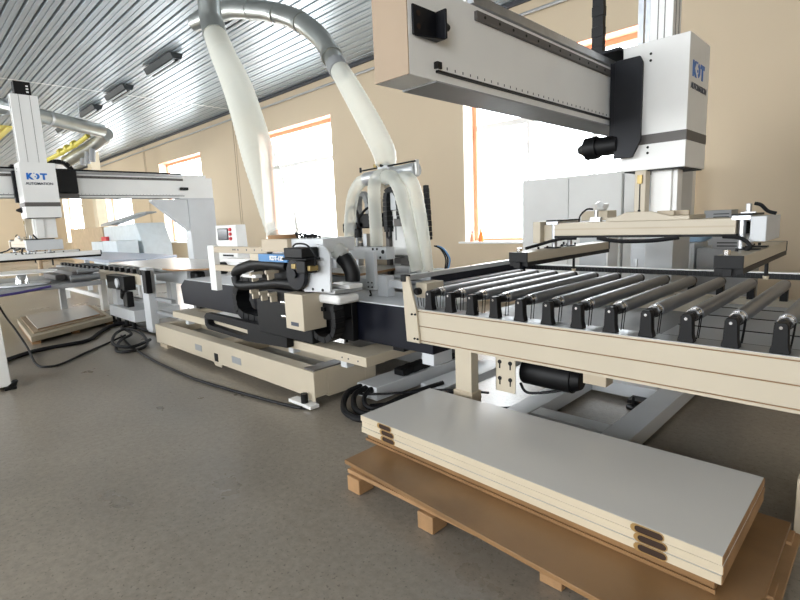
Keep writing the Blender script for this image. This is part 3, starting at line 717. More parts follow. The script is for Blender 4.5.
for k in range(6):
    a = k*.9; b.tube([(-3.72+.05*k, 2.5, 1.392), (-3.70+.05*k, 2.47+.02*math.sin(a), 1.43+.01*math.cos(a)), (-3.64+.05*k, 2.5, 1.40)], .008, 6, 4)
b.build('cable_loops', 'rubber', t)
MB().tube([(-3.42, 2.54, 1.335), (-3.33, 2.55, 1.325), (-3.23, 2.56, 1.275), (-3.17, 2.58, 1.20)], [.07, .07, .066, .06], 18, corr=.003, pitch=.02).build('suction_elbow', 'hose', t)
MB().tube([(-3.20, 2.57, 1.235), (-3.15, 2.58, 1.18), (-3.12, 2.59, 1.11), (-3.12, 2.59, 1.04)], [.068, .066, .064, .06], 18).build('rubber_sleeve', 'black', t)

# translucent extraction hoses and ducts
t = thing('extraction_hose', 'wide translucent hose coming down onto the machining head', 'hose', (-3.95, 2.5, 1.426), 'translucent extraction hoses')
MB().tube([(-3.95, 2.5, 1.43), (-4.06, 2.52, 1.64), (-4.45, 2.62, 2.15), (-5.05, 2.80, 2.9), (-5.62, 2.95, 3.45), (-5.92, 3.02, 3.80)], [.14, .15, .155, .15, .135, .125], 22, corr=.006, pitch=.03).build('flexible_hose', 'hose', t)
b = MB(); b.tube([(-5.91, 3.02, 3.79), (-6.0, 3.04, 3.93), (-6.03, 3.05, 4.12), (-6.05, 3.06, 4.45), (-6.05, 3.06, 4.86)], .13, 20, 5); b.build('metal_elbow', 'duct', t)
b = MB(); b.tube([(-5.86, 3.0, 3.73), (-5.94, 3.03, 3.85)], .138, 20, 2); b.build('hose_clamp', 'duct', t)
t = thing('extraction_hose', 'translucent hose coming down to the manifold with four thin hoses', 'hose', (-3.72, 3.6, 2.06), 'translucent extraction hoses')
MB().tube([(-3.72, 3.6, 2.06), (-3.74, 3.6, 2.2), (-3.98, 3.66, 2.5), (-4.4, 3.78, 2.95), (-4.75, 3.88, 3.3)], [.10, .115, .12, .115, .105], 22, corr=.005, pitch=.03).build('flexible_hose', 'hose', t)
b = MB(); b.tube([(-4.73, 3.87, 3.28), (-4.86, 3.90, 3.45), (-5.05, 3.9, 3.68), (-5.4, 3.88, 3.95), (-5.8, 3.82, 4.15), (-6.3, 3.75, 4.32), (-6.8, 3.7, 4.45), (-7.6, 3.6, 4.5)], [.11, .11, .115, .12, .12, .12, .12, .12], 20, 5, corr=.0); b.build('metal_elbow', 'duct', t)
for p, q in (((-4.83, 3.89, 3.41), (-4.87, 3.9, 3.46)), ((-5.36, 3.88, 3.92), (-5.42, 3.88, 3.96)), ((-5.78, 3.82, 4.13), (-5.84, 3.81, 4.16)), ((-6.27, 3.755, 4.31), (-6.33, 3.75, 4.33))): MB().cyl(p, q, .127, 20).build('duct_seam', 'duct', t)
b = MB(); b.tube([(-4.66, 3.85, 3.21), (-4.76, 3.88, 3.31)], .118, 20, 2); b.build('hose_clamp', 'grey', t)

# ------------------------------------------------------------------ second machining unit with manifold
t = thing('drilling_unit', 'white drilling unit with manifold, four thin hoses and black cable chains', 'machine', (-4.0, 3.7, 0))
du = t
MB().box((-4.75, -3.3), (3.75, 4.4), (0, .90)).build('cabinet_body', 'grey_white', t, .01)
b = MB(); b.box((-5.2, -2.97), (3.06, 3.12), (.925, .99)); b.build('guide_rail', 'grey_white', t, .003)
b = MB(); b.box((-3.3, -2.66), (3.24, 3.34), (.93, .97)); b.box((-3.3, -2.66), (3.24, 3.34), (.985, 1.02)); b.build('outfeed_rail', 'grey', t, .003)
MB().box((-3.40, -3.285), (2.98, 3.02), (.905, 1.245)).build('stop_plate', 'grey_white', t, .003)
b = MB(); 
for x in (-3.37, -3.32):
    for z in (.93, .97): b.cyl((x, 2.975, z), (x, 2.98, z), .008, 8)
b.build('plate_screws', 'black', t)
MB().box((-3.31, -3.18), (3.03, 3.12), (.847, 1.03)).build('stop_post', 'grey_white', t, .003)
MB().tube([(-3.35, 2.975, .90), (-3.33, 2.97, .86), (-3.36, 2.98, .85)], .008, 6).build('post_cable', 'rubber', t)
MB().box((-4.6, -3.46), (3.30, 3.42), (1.145, 1.262)).build('cross_beam', 'grey_white', t, .003)
b = MB()
for x, z, r in ((-3.50, 1.22, .02), (-3.58, 1.245, .012), (-3.64, 1.245, .012), (-3.54, 1.165, .012)): b.cyl((x, 3.295, z), (x, 3.30, z), r, 12)
b.build('beam_holes', 'black', t)
for x in (-4.58, -4.45):
    MB().box((x, x+.06), (3.43, 3.52), (.90, 1.26)).build('beam_support', 'grey_white', t, .003)
MB().box((-4.25, -4.02), (3.86, 3.98), (.90, 1.92)).build('column', 'beige', t, .004)
MB().box((-4.018, -3.965), (3.84, 3.98), (.90, 1.75)).build('column_strip', 'dark_band', t, .003)
b = MB(); b.box((-3.96, -3.60), (3.88, 4.02), (.926, 1.62)); b.build('control_box', 'white', t, .006)
b = MB(); b.box((-3.90, -3.885), (3.872, 3.88), (1.30, 1.46)); b.box((-3.64, -3.615), (3.872, 3.88), (1.30, 1.50)); b.build('box_slots', 'grey', t)
MB().box((-3.98, -3.5), (3.80, 3.879), (1.12, 1.22)).build('box_lip', 'white', t, .004)
b = MB(); b.box((-4.12, -3.5), (3.5, 4.3), (.90, .925)); b.box((-3.6, -3.4), (3.55, 3.65), (.925, 1.06)); b.build('table_plate', 'alu', t, .003)
b = MB(); b.box((-3.72, -3.60), (3.66, 3.78), (1.07, 1.13)); b.cyl((-3.6, 3.70, 1.09), (-3.45, 3.66, 1.06), .055, 16); b.box((-3.85, -3.6), (3.7, 3.79), (1.135, 1.15)); b.build('feed_motor', 'dark_band', t, .006)
# motor group at the left
b = MB(); b.box((-4.52, -4.22), (3.70, 3.85), (1.44, 1.51)); b.box((-4.56, -4.44), (3.68, 3.8), (1.40, 1.50)); b.cyl((-4.34, 3.72, 1.34), (-4.34, 3.72, 1.44), .05, 16); b.box((-4.3, -4.02), (3.70, 3.85), (1.45, 1.6)); b.build('spindle_motor', 'black', t, .008)
b = MB(); b.box((-4.45, -4.33), (3.66, 3.70), (1.40, 1.49)); b.build('motor_face', 'grey', t, .004)
b = MB(); b.box((-4.40, -4.36), (3.72, 3.80), (1.02, 1.40)); b.box((-4.26, -4.2), (3.72, 3.80), (1.15, 1.38)); b.build('spindle_rod', 'steel', t)
b = MB(); b.box((-4.52, -4.44), (3.72, 3.82), (1.2, 1.38)); b.box((-4.34, -4.30), (3.72, 3.8), (1.22, 1.30)); b.build('spindle_housing', 'cream', t, .003)
b = MB(); b.box((-4.62, -4.1), (3.70, 3.86), (1.19, 1.24)); b.cyl((-4.5, 3.7, 1.26), (-4.5, 3.86, 1.26), .035, 12); b.cyl((-4.3, 3.7, 1.25), (-4.3, 3.86, 1.25), .03, 12); b.build('clamp_row', 'dark_band', t)
MB().tube([(-4.52, 3.7, 1.50), (-4.50, 3.7, 1.60), (-4.42, 3.7, 1.68), (-4.33, 3.7, 1.66), (-4.30, 3.7, 1.55), (-4.30, 3.7, 1.46)], .016, 8).build('cable_loop', 'rubber', t)
MB().tube([(-4.28, 3.7, 1.56), (-4.18, 3.7, 1.64), (-4.10, 3.72, 1.67), (-4.02, 3.74, 1.67)], .014, 8).build('cable_loop', 'rubber', t)
MB().chain([(-4.33, 3.74, 1.48), (-4.33, 3.74, 1.72), (-4.29, 3.74, 1.81), (-4.22, 3.74, 1.81), (-4.17, 3.74, 1.72), (-4.16, 3.74, 1.52)], .07, .05, 'y', .04).build('cable_chain', 'grey', t)
MB().chain([(-3.82, 3.70, 1.40), (-3.82, 3.70, 1.74), (-3.78, 3.70, 1.82), (-3.71, 3.70, 1.82), (-3.64, 3.70, 1.75), (-3.63, 3.70, 1.52)], .09, .055, 'y', .04).build('cable_chain', 'black', t)
MB().box((-3.72, -3.61), (3.68, 3.76), (1.45, 1.53)).build('chain_bracket', 'dark_band', t, .004)
MB().tube([(-3.83, 3.68, 1.42), (-3.8, 3.66, 1.34), (-3.75, 3.66, 1.36), (-3.77, 3.66, 1.44)], .012, 8).build('cable_loop', 'rubber', t)
MB().chain([(-3.46, 3.9, 1.85), (-3.44, 3.9, 1.6), (-3.43, 3.9, 1.3)], .05, .04, 'y', .05).build('cable_chain', 'black', t)
# manifold
b = MB(); b.cyl((-4.05, 3.62, 1.955), (-3.32, 3.62, 1.985), .068, 24); b.build('manifold_pipe', 'alu', t)
b = MB(); b.cyl((-3.72, 3.6, 1.95), (-3.72, 3.6, 2.07), .085, 24); b.build('manifold_inlet', 'grey_white', t)
b = MB(); b.tube([(-3.73, 3.54, 1.95), (-3.66, 3.50, 1.93), (-3.60, 3.5, 1.90)], .05, 16); b.tube([(-3.5, 3.6, 1.96), (-3.44, 3.54, 1.92), (-3.38, 3.5, 1.89)], .05, 16); b.build('manifold_branch', 'grey_white', t)
b = MB(); b.cyl((-4.07, 3.56, 2.035), (-3.28, 3.56, 2.055), .008, 8); b.cyl((-4.06, 3.56, 2.02), (-4.06, 3.56, 2.07), .012, 8); b.cyl((-3.69, 3.5, 2.05), (-3.69, 3.6, 2.08), .015, 8); b.build('support_rod', 'black', t)
MB().box((-3.31, -3.285), (3.58, 3.62), (1.93, 2.07)).build('rod_clamp', 'white', t, .003)
MB().box((-3.78, -3.70), (3.70, 3.87), (1.62, 1.9)).build('manifold_bracket', 'grey_white', t, .003)
b = MB(); b.cyl((-3.72, 3.53, 2.045), (-3.72, 3.53, 2.085), .025, 10); b.cyl((-3.80, 3.53, 2.045), (-3.80, 3.53, 2.075), .02, 10); b.build('copper_fittings', 'brass', t)
MB().tube([(-4.04, 3.62, 1.95), (-4.16, 3.62, 1.92), (-4.28, 3.62, 1.78), (-4.38, 3.64, 1.5), (-4.41, 3.66, 1.24)], .062, 16, corr=.003, pitch=.02).build('thin_hose', 'hose', t)
MB().tube([(-3.62, 3.52, 1.96), (-3.66, 3.44, 1.94), (-3.67, 3.38, 1.84), (-3.67, 3.38, 1.5), (-3.67, 3.38, 1.27)], .062, 16, corr=.003, pitch=.02).build('thin_hose', 'hose', t)
MB().tube([(-3.62, 3.48, 1.93), (-3.47, 3.44, 1.91), (-3.37, 3.44, 1.78), (-3.30, 3.48, 1.4), (-3.24, 3.5, 1.03)], .066, 16, corr=.003, pitch=.02).build('thin_hose', 'hose', t)
MB().tube([(-3.40, 3.50, 1.90), (-3.30, 3.50, 1.88), (-3.25, 3.52, 1.74), (-3.22, 3.56, 1.4), (-3.19, 3.58, 1.0)], .062, 16, corr=.003, pitch=.02).build('thin_hose', 'hose', t)
for k in range(3):
    MB().tube([(-3.20-.02*k, 3.75, 1.25), (-3.12-.02*k, 3.75, 1.22), (-3.05-.025*k, 3.75, 1.13), (-3.07-.02*k, 3.75, 1.03)], .008, 6).build('air_hose', 'rubber' if k else 'blue', t)
MB().box((-3.24, -3.02), (3.7, 3.8), (.925, 1.03)).build('valve_block', 'lightblue', t, .003)
t = thing('laminated_board', 'white board with raw edge lying on the drilling unit table', 'board', (-4.1, 3.6, 1.0))
MB().prism([(-4.35, 3.05), (-3.62, 3.05), (-3.62, 3.30), (-3.80, 4.05), (-4.0, 4.05), (-4.35, 3.6)], 'z', 1.003, 1.028).build('board_face', 'door', t, .002)
MB().prism([(-3.617, 3.05), (-3.612, 3.05), (-3.612, 3.30), (-3.792, 4.05), (-3.797, 4.05), (-3.617, 3.30)], 'z', 1.004, 1.027).build('edge_band', 'wood', t)
MB().box((-4.35, -3.62), (3.044, 3.049), (1.004, 1.027)).build('edge_band', 'wood', t)

# low cable duct and chain on the floor behind the cream base
t = thing('floor_duct', 'low grey duct with black cables on the floor behind the cream bed', 'cable duct', (-3.15, 3.3, 0))
MB().box((-3.27, -3.02), (2.70, 4.1), (.012, .13)).build('duct_body', 'grey_white', t, .004)
MB().chain([(-3.10, 3.05, .165), (-3.10, 3.5, .17), (-3.08, 4.3, .17)], .12, .06, 'x', .06).build('cable_chain', 'black', t)
MB().box((-2.98, -2.72), (3.2, 4.2), (.0, .05)).build('duct_lid', 'grey_white', t, .003)
b = MB()
for k in range(3): b.cyl((-3.22+.07*k, 2.665, .10), (-3.22+.07*k, 2.72, .10), .028, 12)
b.build('cable_glands', 'black', t)
def cable(pts, r, label, name='cable', m='rubber', group='black cables on the floor', seg=8):
    o = single(MB().tube(pts, r, seg, 8), name, m, label, 'cable', group, loc=pts[0]); return o
cable([(-3.22, 2.66, .10), (-3.22, 2.55, .085), (-3.12, 2.42, .04), (-2.95, 2.33, .03), (-2.75, 2.36, .03), (-2.62, 2.66, .03), (-2.5, 2.9, .03), (-2.4, 3.3, .03)], .026, 'thick black cable bundle leaving the low duct, outermost loop')
cable([(-3.15, 2.67, .10), (-3.13, 2.55, .085), (-3.0, 2.44, .04), (-2.85, 2.42, .028), (-2.74, 2.55, .028), (-2.68, 2.9, .028), (-2.62, 3.5, .028)], .024, 'thick black cable leaving the low duct, middle loop')
cable([(-3.08, 2.67, .10), (-3.04, 2.58, .08), (-2.96, 2.53, .035), (-2.88, 2.60, .025), (-2.84, 2.9, .06), (-2.80, 3.3, .062)], .02, 'thick black cable leaving the low duct, innermost loop')
cable([(-3.28, 2.62, .05), (-3.0, 2.66, .09), (-2.75, 2.9, .10), (-2.5, 3.05, .13), (-2.2, 3.15, .14)], .010, 'thin black cable passing behind the white board stack')
cable([(-3.0, 2.6, .012), (-2.7, 3.0, .012), (-2.3, 3.1, .012), (-2.0, 3.4, .012), (-1.9, 4.0, .012)], .010, 'thin black cable lying on the floor under the conveyor')
cable([(-3.40, 2.2, .014), (-3.55, 2.16, .014), (-4.2, 2.06, .014), (-4.9, 1.98, .014), (-5.5, 1.97, .014), (-6.1, 1.98, .014), (-6.7, 2.02, .014), (-7.3, 2.08, .014), (-8.0, 2.2, .016)], .014, 'long thin black cable running in front of the cream machine bed')
cable([(-7.0, .45, .026), (-7.5, .70, .026), (-7.85, 1.05, .026), (-7.95, 1.3, .026), (-8.0, 1.75, .026), (-8.5, 2.05, .026), (-8.95, 2.35, .026), (-8.9, 2.6, .026), (-8.2, 2.55, .026), (-7.8, 2.6, .026), (-7.2, 2.8, .026)], .026, 'thick black cable running past the small timber pallet')
cable([(-8.3, 2.3, .075), (-7.7, 2.25, .07), (-7.5, 2.05, .045), (-7.0, 1.85, .02), (-6.8, 1.95, .02), (-6.95, 2.2, .03), (-7.6, 2.35, .075), (-8.05, 2.3, .09), (-7.9, 2.1, .07), (-7.3, 1.9, .05), (-6.9, 2.0, .05), (-7.1, 2.3, .06)], .020, 'coiled black cable lying in a knot before the machine bed')
cable([(-9.3, .95, .69), (-8.85, 1.0, .42), (-8.5, 1.05, .25), (-8.0, 1.08, .07), (-7.1, 1.02, .014), (-6.86, 1.1, .012), (-6.9, 1.25, .012), (-7.3, 1.6, .012), (-7.6, 1.9, .014), (-7.8, 2.2, .05)], .013, 'thin black cable rising from the floor to the left machine')

# ------------------------------------------------------------------ small timber pallet with boards at the left
t = thing('timber_pallet', 'small light timber pallet on the floor at the left', 'pallet', (-9.6, 1.9, 0))
A = [(-8.45, 1.20), (-9.25, 2.45), (-11.1, 2.65), (-10.6, 1.35)]
def shrink(P, s, ox=0, oy=0):
    cx = sum(p[0] for p in P)/4; cy = sum(p[1] for p in P)/4
    return [(cx+(p[0]-cx)*s+ox, cy+(p[1]-cy)*s+oy) for p in P]
MB().prism(A, 'z', .05, .125).build('deck', 'edge', t, .004)
b = MB()
for s in (.05, .5, .95):
    p = Vector(A[0]).lerp(Vector(A[1]), s); q = Vector(A[3]).lerp(Vector(A[2]), s); d = (q-p).normalized(); n = Vector((-d.y, d.x))*.05
    b.prism([tuple(p+n+d*.05), tuple(p-n+d*.05), tuple(q-n-d*.05), tuple(q+n-d*.05)], 'z', 0, .05)
b.build('runner', 'wood', t)
t = thing('board', 'thin pale board lying on the small timber pallet, upper one', 'board', (-9.8, 1.95, .146), 'boards on the small pallet')
MB().prism(shrink(A, .78, -.12, .0), 'z', .146, .165).build('board_face', 'door', t, .002)
MB().prism([tuple(Vector(shrink(A, .78, -.12, .0)[0])+Vector((.004, -.003))), tuple(Vector(shrink(A, .78, -.12, .0)[1])+Vector((.004, -.003))), shrink(A, .78, -.12, 0)[1], shrink(A, .78, -.12, 0)[0]], 'z', .147, .164).build('edge_band', 'wood', t)
single(MB().prism(shrink(A, .9, -.1, .0), 'z', .127, .144), 'board', 'cardboard', 'wide grey board on the small pallet, under the upper pale board', 'board', 'boards on the small pallet', loc=(-9.8, 1.95, .127), bevel=.002)

# white stand cut by the left picture edge
t = thing('machine_stand', 'white machine stand with a black castor foot at the left picture edge', 'machine leg', (-6.5, .4, 0))
b = MB(); b.prism([(.10, .03), (.665, .03), (.665, .10), (.655, .72), (.10, .72)], 'x', -6.8, -6.2); b.build('leg', 'white', t, .01)
b = MB(); b.cyl((-6.28, .66, .03), (-6.28, .70, .03), .028, 14); b.box((-6.30, -6.17), (.60, .70), (.0, .03)); b.prism([(.62, .03), (.70, .03), (.72, .08), (.69, .08)], 'x', -6.26, -6.18); b.build('castor_foot', 'black', t, .004)
# ------------------------------------------------------------------ transfer table at the left
t = thing('transfer_table', 'white transfer table with a black motor under the far gantry', 'conveyor', (-8.3, 2.9, 0))
MB().box((-10.4, -7.98), (2.60, 2.68), (.70, .86)).build('side_beam', 'cream', t, .004)
MB().box((-10.4, -7.5), (3.5, 3.58), (.70, .86)).build('side_beam', 'cream', t, .004)
MB().box((-7.97, -7.72), (2.55, 2.66), (.02, .98)).build('upright', 'grey_white', t, .004)
b = MB(); b.box((-7.76, -7.62), (2.50, 2.58), (.62, .95)); b.box((-7.88, -7.80), (2.50, 2.55), (.88, .95)); b.build('sensor_bracket', 'black', t, .006)
MB().box((-8.7, -7.45), (3.02, 3.4), (.70, .93)).build('tool_cabinet', 'grey_white', t, .01)
for x0, x1, z in ((-7.7, -7.1, .50), (-7.7, -7.0, .30), (-9.2, -8.0, .42)):
    MB().box((x0, x1), (2.63, 2.69), (z, z+.05)).build('cross_rail', 'grey', t, .003)
MB().box((-9.58, -9.34), (2.58, 2.68), (.14, .70)).build('leg', 'grey_white', t, .004)
MB().box((-7.7, -7.5), (3.4, 3.49), (.0, .70)).build('leg', 'grey_white', t, .004)
MB().box((-9.5, -9.3), (3.46, 3.56), (.0, .70)).build('leg', 'grey_white', t, .004)
MB().box((-9.55, -8.3), (2.50, 3.2), (.12, .30)).build('foot_block', 'grey_white', t, .006)
for x in (-9.5, -9.2, -8.8, -8.45):
    b = MB(); b.cyl((x, 2.53, 0), (x, 2.53, .16), .03, 10); b.box((x-.06, x+.06), (2.46, 2.6), (0, .03)); b.build('levelling_foot', 'black', t)
b = MB(); b.box((-9.2, -8.35), (2.42, 2.59), (.62, .84)); b.box((-9.35, -9.2), (2.46, 2.58), (.60, .72)); b.cyl((-8.6, 2.47, .50), (-8.45, 2.44, .62), .05, 12); b.box((-8.55, -8.35), (2.44, 2.54), (.36, .6)); b.build('drive_motor', 'black', t, .01)
MB().cyl((-8.62, 2.395, .73), (-8.62, 2.42, .73), .075, 20).build('fan_cover', 'grey_white', t)
for k in range(9):
    x = -10.3+k*.29
    r = MB().cyl((x, 2.75, .90), (x, 3.48, .90), .035, 14).build('roller', 'alu', t)
    b = MB(); b.box((x-.04, x+.04), (2.62, 2.68), (.86, .93)); b.build('roller_bracket', 'black', r, .004)
MB().box((-7.9, -7.45), (2.7, 3.44), (.931, .943)).build('table_top', 'grey', t, .003)
b = MB(); b.box((-7.42, -7.2), (3.05, 3.2), (.70, .90)); b.build('clamp_motor', 'black', t, .03)
t = thing('laminated_board', 'large white board lying on the transfer table', 'board', (-8.3, 3.2, .94))
MB().prism([(-10.3, 2.78), (-7.1, 2.72), (-6.75, 3.05), (-7.5, 3.42), (-7.6, 3.95), (-10.3, 3.95)], 'z', .945, .97).build('board_face', 'door', t, .002)
MB().prism([(-9.0, 2.774), (-7.1, 2.714), (-6.744, 3.046), (-6.75, 3.05), (-7.103, 2.72), (-9.0, 2.779)], 'z', .946, .969).build('edge_band', 'wood', t)

t = thing('rotary_table', 'low table with two white discs under the far gantry head', 'table', (-10.2, 1.3, 0))
for x, y in ((-9.5, 1.35), (-10.3, .45)):
    d = MB().cyl((x, y, .955), (x, y, .975), .46, 40).build('disc', 'white', t)
    MB().cyl((x, y, .80), (x, y, .954), .09, 18, r2=.06).build('disc_hub', 'chrome', d)
    MB().cyl((x, y, .775), (x, y, .80), .36, 32).build('lower_disc', 'grey_white', d)
b = MB(); b.box((-11.5, -9.0), (-.6, 2.3), (.70, .765)); b.build('table_frame', 'grey', t, .006)
b = MB(); b.box((-10.9, -9.2), (1.95, 2.25), (.80, .93)); b.box((-10.5, -9.6), (1.80, 1.94), (.79, .87)); b.build('drive_unit', 'dark_band', t, .01)
b = MB(); b.cyl((-9.1, 1.9, .83), (-9.1, 2.3, .83), .05, 14); b.cyl((-9.1, 2.0, .93), (-9.1, 2.3, .93), .03, 14); b.build('drive_shaft', 'steel', t)
for x, y in ((-11.4, -.5), (-11.4, 2.15), (-9.15, -.5)):
    MB().box((x, x+.1), (y, y+.1), (0, .70)).build('leg', 'grey_white', t, .004)
MB().tube([(-9.3, -.2, .72), (-9.0, .5, .68), (-8.95, 1.1, .70), (-8.9, 1.6, .76)], .018, 8).build('violet_cable', 'purple', t)

t = thing('long_bench', 'pale blue-grey bench on white legs in the far left distance', 'bench', (-13.2, 2.9, 0))
MB().box((-14.4, -10.9), (2.75, 3.4), (.72, .80)).build('bench_top', 'grey', t, .004)
MB().box((-14.3, -14.05), (2.78, 2.88), (0, .72)).build('leg', 'white', t, .004)
MB().box((-11.2, -11.0), (2.78, 2.88), (0, .72)).build('leg', 'white', t, .004)
MB().box((-14.05, -11.2), (2.80, 2.86), (.22, .30)).build('lower_rail', 'white', t, .003)
b = MB()
for k in range(10): b.box((-14.2+k*.32, -14.05+k*.32), (2.80, 2.9), (.80, .86))
b.build('clamps', 'black', t, .006)
t = thing('blue_grey_slab', 'long blue-grey board above the far bench', 'board', (-12.5, 3.6, .87))
MB().prism([(-16.0, 3.2), (-10.7, 2.9), (-10.2, 3.4), (-11, 4.3), (-16.0, 4.3)], 'z', .93, .99).build('board_face', 'blue_grey', t, .004)
for x in (-15.5, -11.5):
    MB().box((x, x+.1), (3.6, 3.7), (0, .93)).build('support', 'grey_white', t, .003)

# control pendant
t = thing('control_console', 'white control console with a dark screen and red buttons', 'control panel', (-6.95, 3.45, 0))
b = MB(); b.prism([(-7.42, 0), (-6.62, 0), (-6.66, 1.18), (-7.40, 1.18)], 'y', 3.45, 3.95); b.build('console_body', 'white', t, .01)
b = MB(); b.prism([(-7.33, 1.181), (-6.66, 1.181), (-6.68, 1.55), (-7.30, 1.55)], 'y', 3.46, 3.62); h = b.build('console_head', 'white', t, .01)
MB().prism([(-7.22, 1.345), (-6.92, 1.34), (-6.92, 1.49), (-7.21, 1.50)], 'y', 3.448, 3.46).build('screen', 'screen', h, .003)
b = MB(); b.box((-7.23, -6.91), (3.452, 3.46), (1.335, 1.505)); b.build('screen_bezel', 'black', h)
for z in (1.355, 1.42, 1.485):
    MB().cyl((-6.83, 3.435, z), (-6.83, 3.46, z), .025, 12).build('red_button', 'red', h)
b = MB(); b.box((-7.1, -6.78), (3.44, 3.45), (1.10, 1.125)); b.build('console_handle', 'black', t, .004)
b = MB(); b.cyl((-7.05, 3.30, .93), (-7.05, 3.44, .93), .09, 16); b.box((-7.2, -7.08), (3.36, 3.44), (.85, .95)); b.build('console_knob', 'black', t, .006)

# white post with black rod behind the hose
t = thing('sensor_post', 'slim white box on a black rod beside the window', 'post', (-6.9, 4.6, 0))
MB().cyl((-7.60, 4.6, 0), (-7.60, 4.6, 1.32), .025, 12).build('rod', 'black', t)
MB().box((-7.68, -7.54), (4.55, 4.65), (1.32, 1.58)).build('sensor_box', 'white', t, .01)

# ------------------------------------------------------------------ things behind the conveyor
def cabinet(x0, x1, label, doors=2):
    t = thing('steel_cabinet', label, 'cabinet', ((x0+x1)/2, 7.1, 0), 'grey steel cabinets by the wall')
    MB().box((x0, x1), (6.82, 7.38), (0, 2.03)).build('carcass', 'white', t, .006)
    w = (x1-x0)/doors
    for i in range(doors):
        d = MB().box((x0+i*w+.006, x0+(i+1)*w-.006), (6.80, 6.819), (.06, 2.0)).build('door', 'white', t, .003)
        MB().box((x0+(i+1)*w-.07, x0+(i+1)*w-.05), (6.775, 6.799), (.98, 1.12)).build('handle', 'black_metal', d, .004)
cabinet(-4.10, -2.62, 'tall grey double-door steel cabinet under the bright window', 2)
cabinet(-2.60, -1.92, 'narrow grey steel cabinet behind the gantry column', 1)
t = thing('desk_cabinet', 'low pale grey desk cabinet behind the gantry post', 'cabinet', (-1.75, 5.8, 0))
MB().box((-2.05, -1.44), (5.6, 6.1), (0, 1.17)).build('carcass', 'grey_white', t, .006)
MB().box((-2.03, -1.46), (5.585, 5.599), (.1, 1.12)).build('door', 'grey_white', t, .003)
MB().box((-2.0, -1.97), (5.57, 5.584), (.9, 1.0)).build('handle', 'alu', t)
t = thing('printer_cabinet', 'grey box cabinet with a paper tray right of the gantry post', 'cabinet', (-1.2, 5.8, 0))
MB().box((-1.42, -.98), (5.6, 6.1), (0, 1.12)).build('carcass', 'grey', t, .006)
b = MB(); b.box((-1.28, -1.05), (5.57, 5.9), (1.121, 1.24)); pr_ = b.build('paper_tray', 'grey', t, .004)
MB().box((-1.24, -1.06), (5.565, 5.569), (1.14, 1.15)).build('tray_slot', 'black', pr_)
MB().box((-1.24, -1.06), (5.565, 5.569), (1.17, 1.18)).build('tray_slot', 'black', pr_)
t = thing('wall_desk', 'grey shelf unit against the tan wall beside the gantry post', 'shelf', (-1.6, 7.1, 0))
MB().box((-1.85, -1.35), (6.9, 7.4), (0, 1.36)).build('shelf_body', 'grey', t, .006)
b = MB(); b.box((-1.70, -1.42), (6.95, 7.3), (1.361, 1.48)); b.build('file_box', 'grey', t, .004)
b = MB(); b.box((-1.60, -1.44), (6.945, 6.949), (1.39, 1.405)); b.box((-1.60, -1.44), (6.945, 6.949), (1.43, 1.44)); b.build('file_slots', 'navy', t)
# crumpled cloth
b = MB(); bm = b.bm
bmesh.ops.create_icosphere(bm, subdivisions=3, radius=.12)
for v in bm.verts:
    n = math.sin(v.co.x*40)*math.cos(v.co.y*33+1)*.012+math.sin(v.co.z*50+v.co.x*20)*.008
    v.co += v.co.normalized()*n; v.co.z *= .55; v.co.x *= 1.15
    if v.co.z < -.045: v.co.z = -.045
bm.transform(Matrix.Translation((-1.50, 5.85, 1.2185)))
single(b, 'cleaning_cloth', 'clothblue', 'crumpled pale blue cloth on the low desk cabinet', 'cloth', loc=(-1.50, 5.85, 1.171))
# small white packet on cabinet seen above the beam
t = thing('parts_stand', 'pale grey narrow stand behind the cross beam, carrying a small cream box', 'stand', (-2.6, 6.05, 0))
MB().box((-2.78, -2.42), (5.9, 6.2), (0, 1.42)).build('stand_body', 'white', t, .006)
MB().box((-2.76, -2.44), (5.892, 5.9), (.1, 1.38)).build('stand_door', 'grey_white', t)
t = thing('cardboard_box', 'small cream box with crumpled paper behind the cross beam', 'box', (-2.6, 6.05, 1.421))
MB().box((-2.76, -2.44), (5.92, 6.18), (1.421, 1.53)).build('carton', 'edge', t, .006)
b = MB(); bmesh.ops.create_icosphere(b.bm, subdivisions=2, radius=.09)
for v in b.bm.verts: v.co *= 1+.25*math.sin(v.co.x*60+v.co.y*45+v.co.z*30); v.co.z *= .7
b.bm.transform(Matrix.Translation((-2.56, 6.0, 1.575))); b.build('crumpled_paper', 'white', t)
# amber bottles on the sill
def bottle(x, s, label, m='amber'):
    t = thing('bottle', label, 'bottle', (x, YN+.0, WZ0+.005), 'orange bottles on the window sill')
    z = WZ0+.005
    b = MB(); b.cyl((x, YN+.0, z), (x, YN+.0, z+.10*s), .055*s, 18, r2=.045*s); b.cyl((x, YN+.0, z+.10*s), (x, YN+.0, z+.19*s), .045*s, 18, r2=.018*s); b.build('bottle_body', m, t)
    MB().cyl((x, YN+.0, z+.19*s), (x, YN+.0, z+.25*s), .018*s, 12).build('bottle_cap', 'orange' if m == 'amber' else 'red', t)
bottle(-5.36, .95, 'amber bottle on the window sill, right one of the two'); bottle(-5.56, .8, 'pale orange-red bottle on the window sill, left one of the two', 'orange')

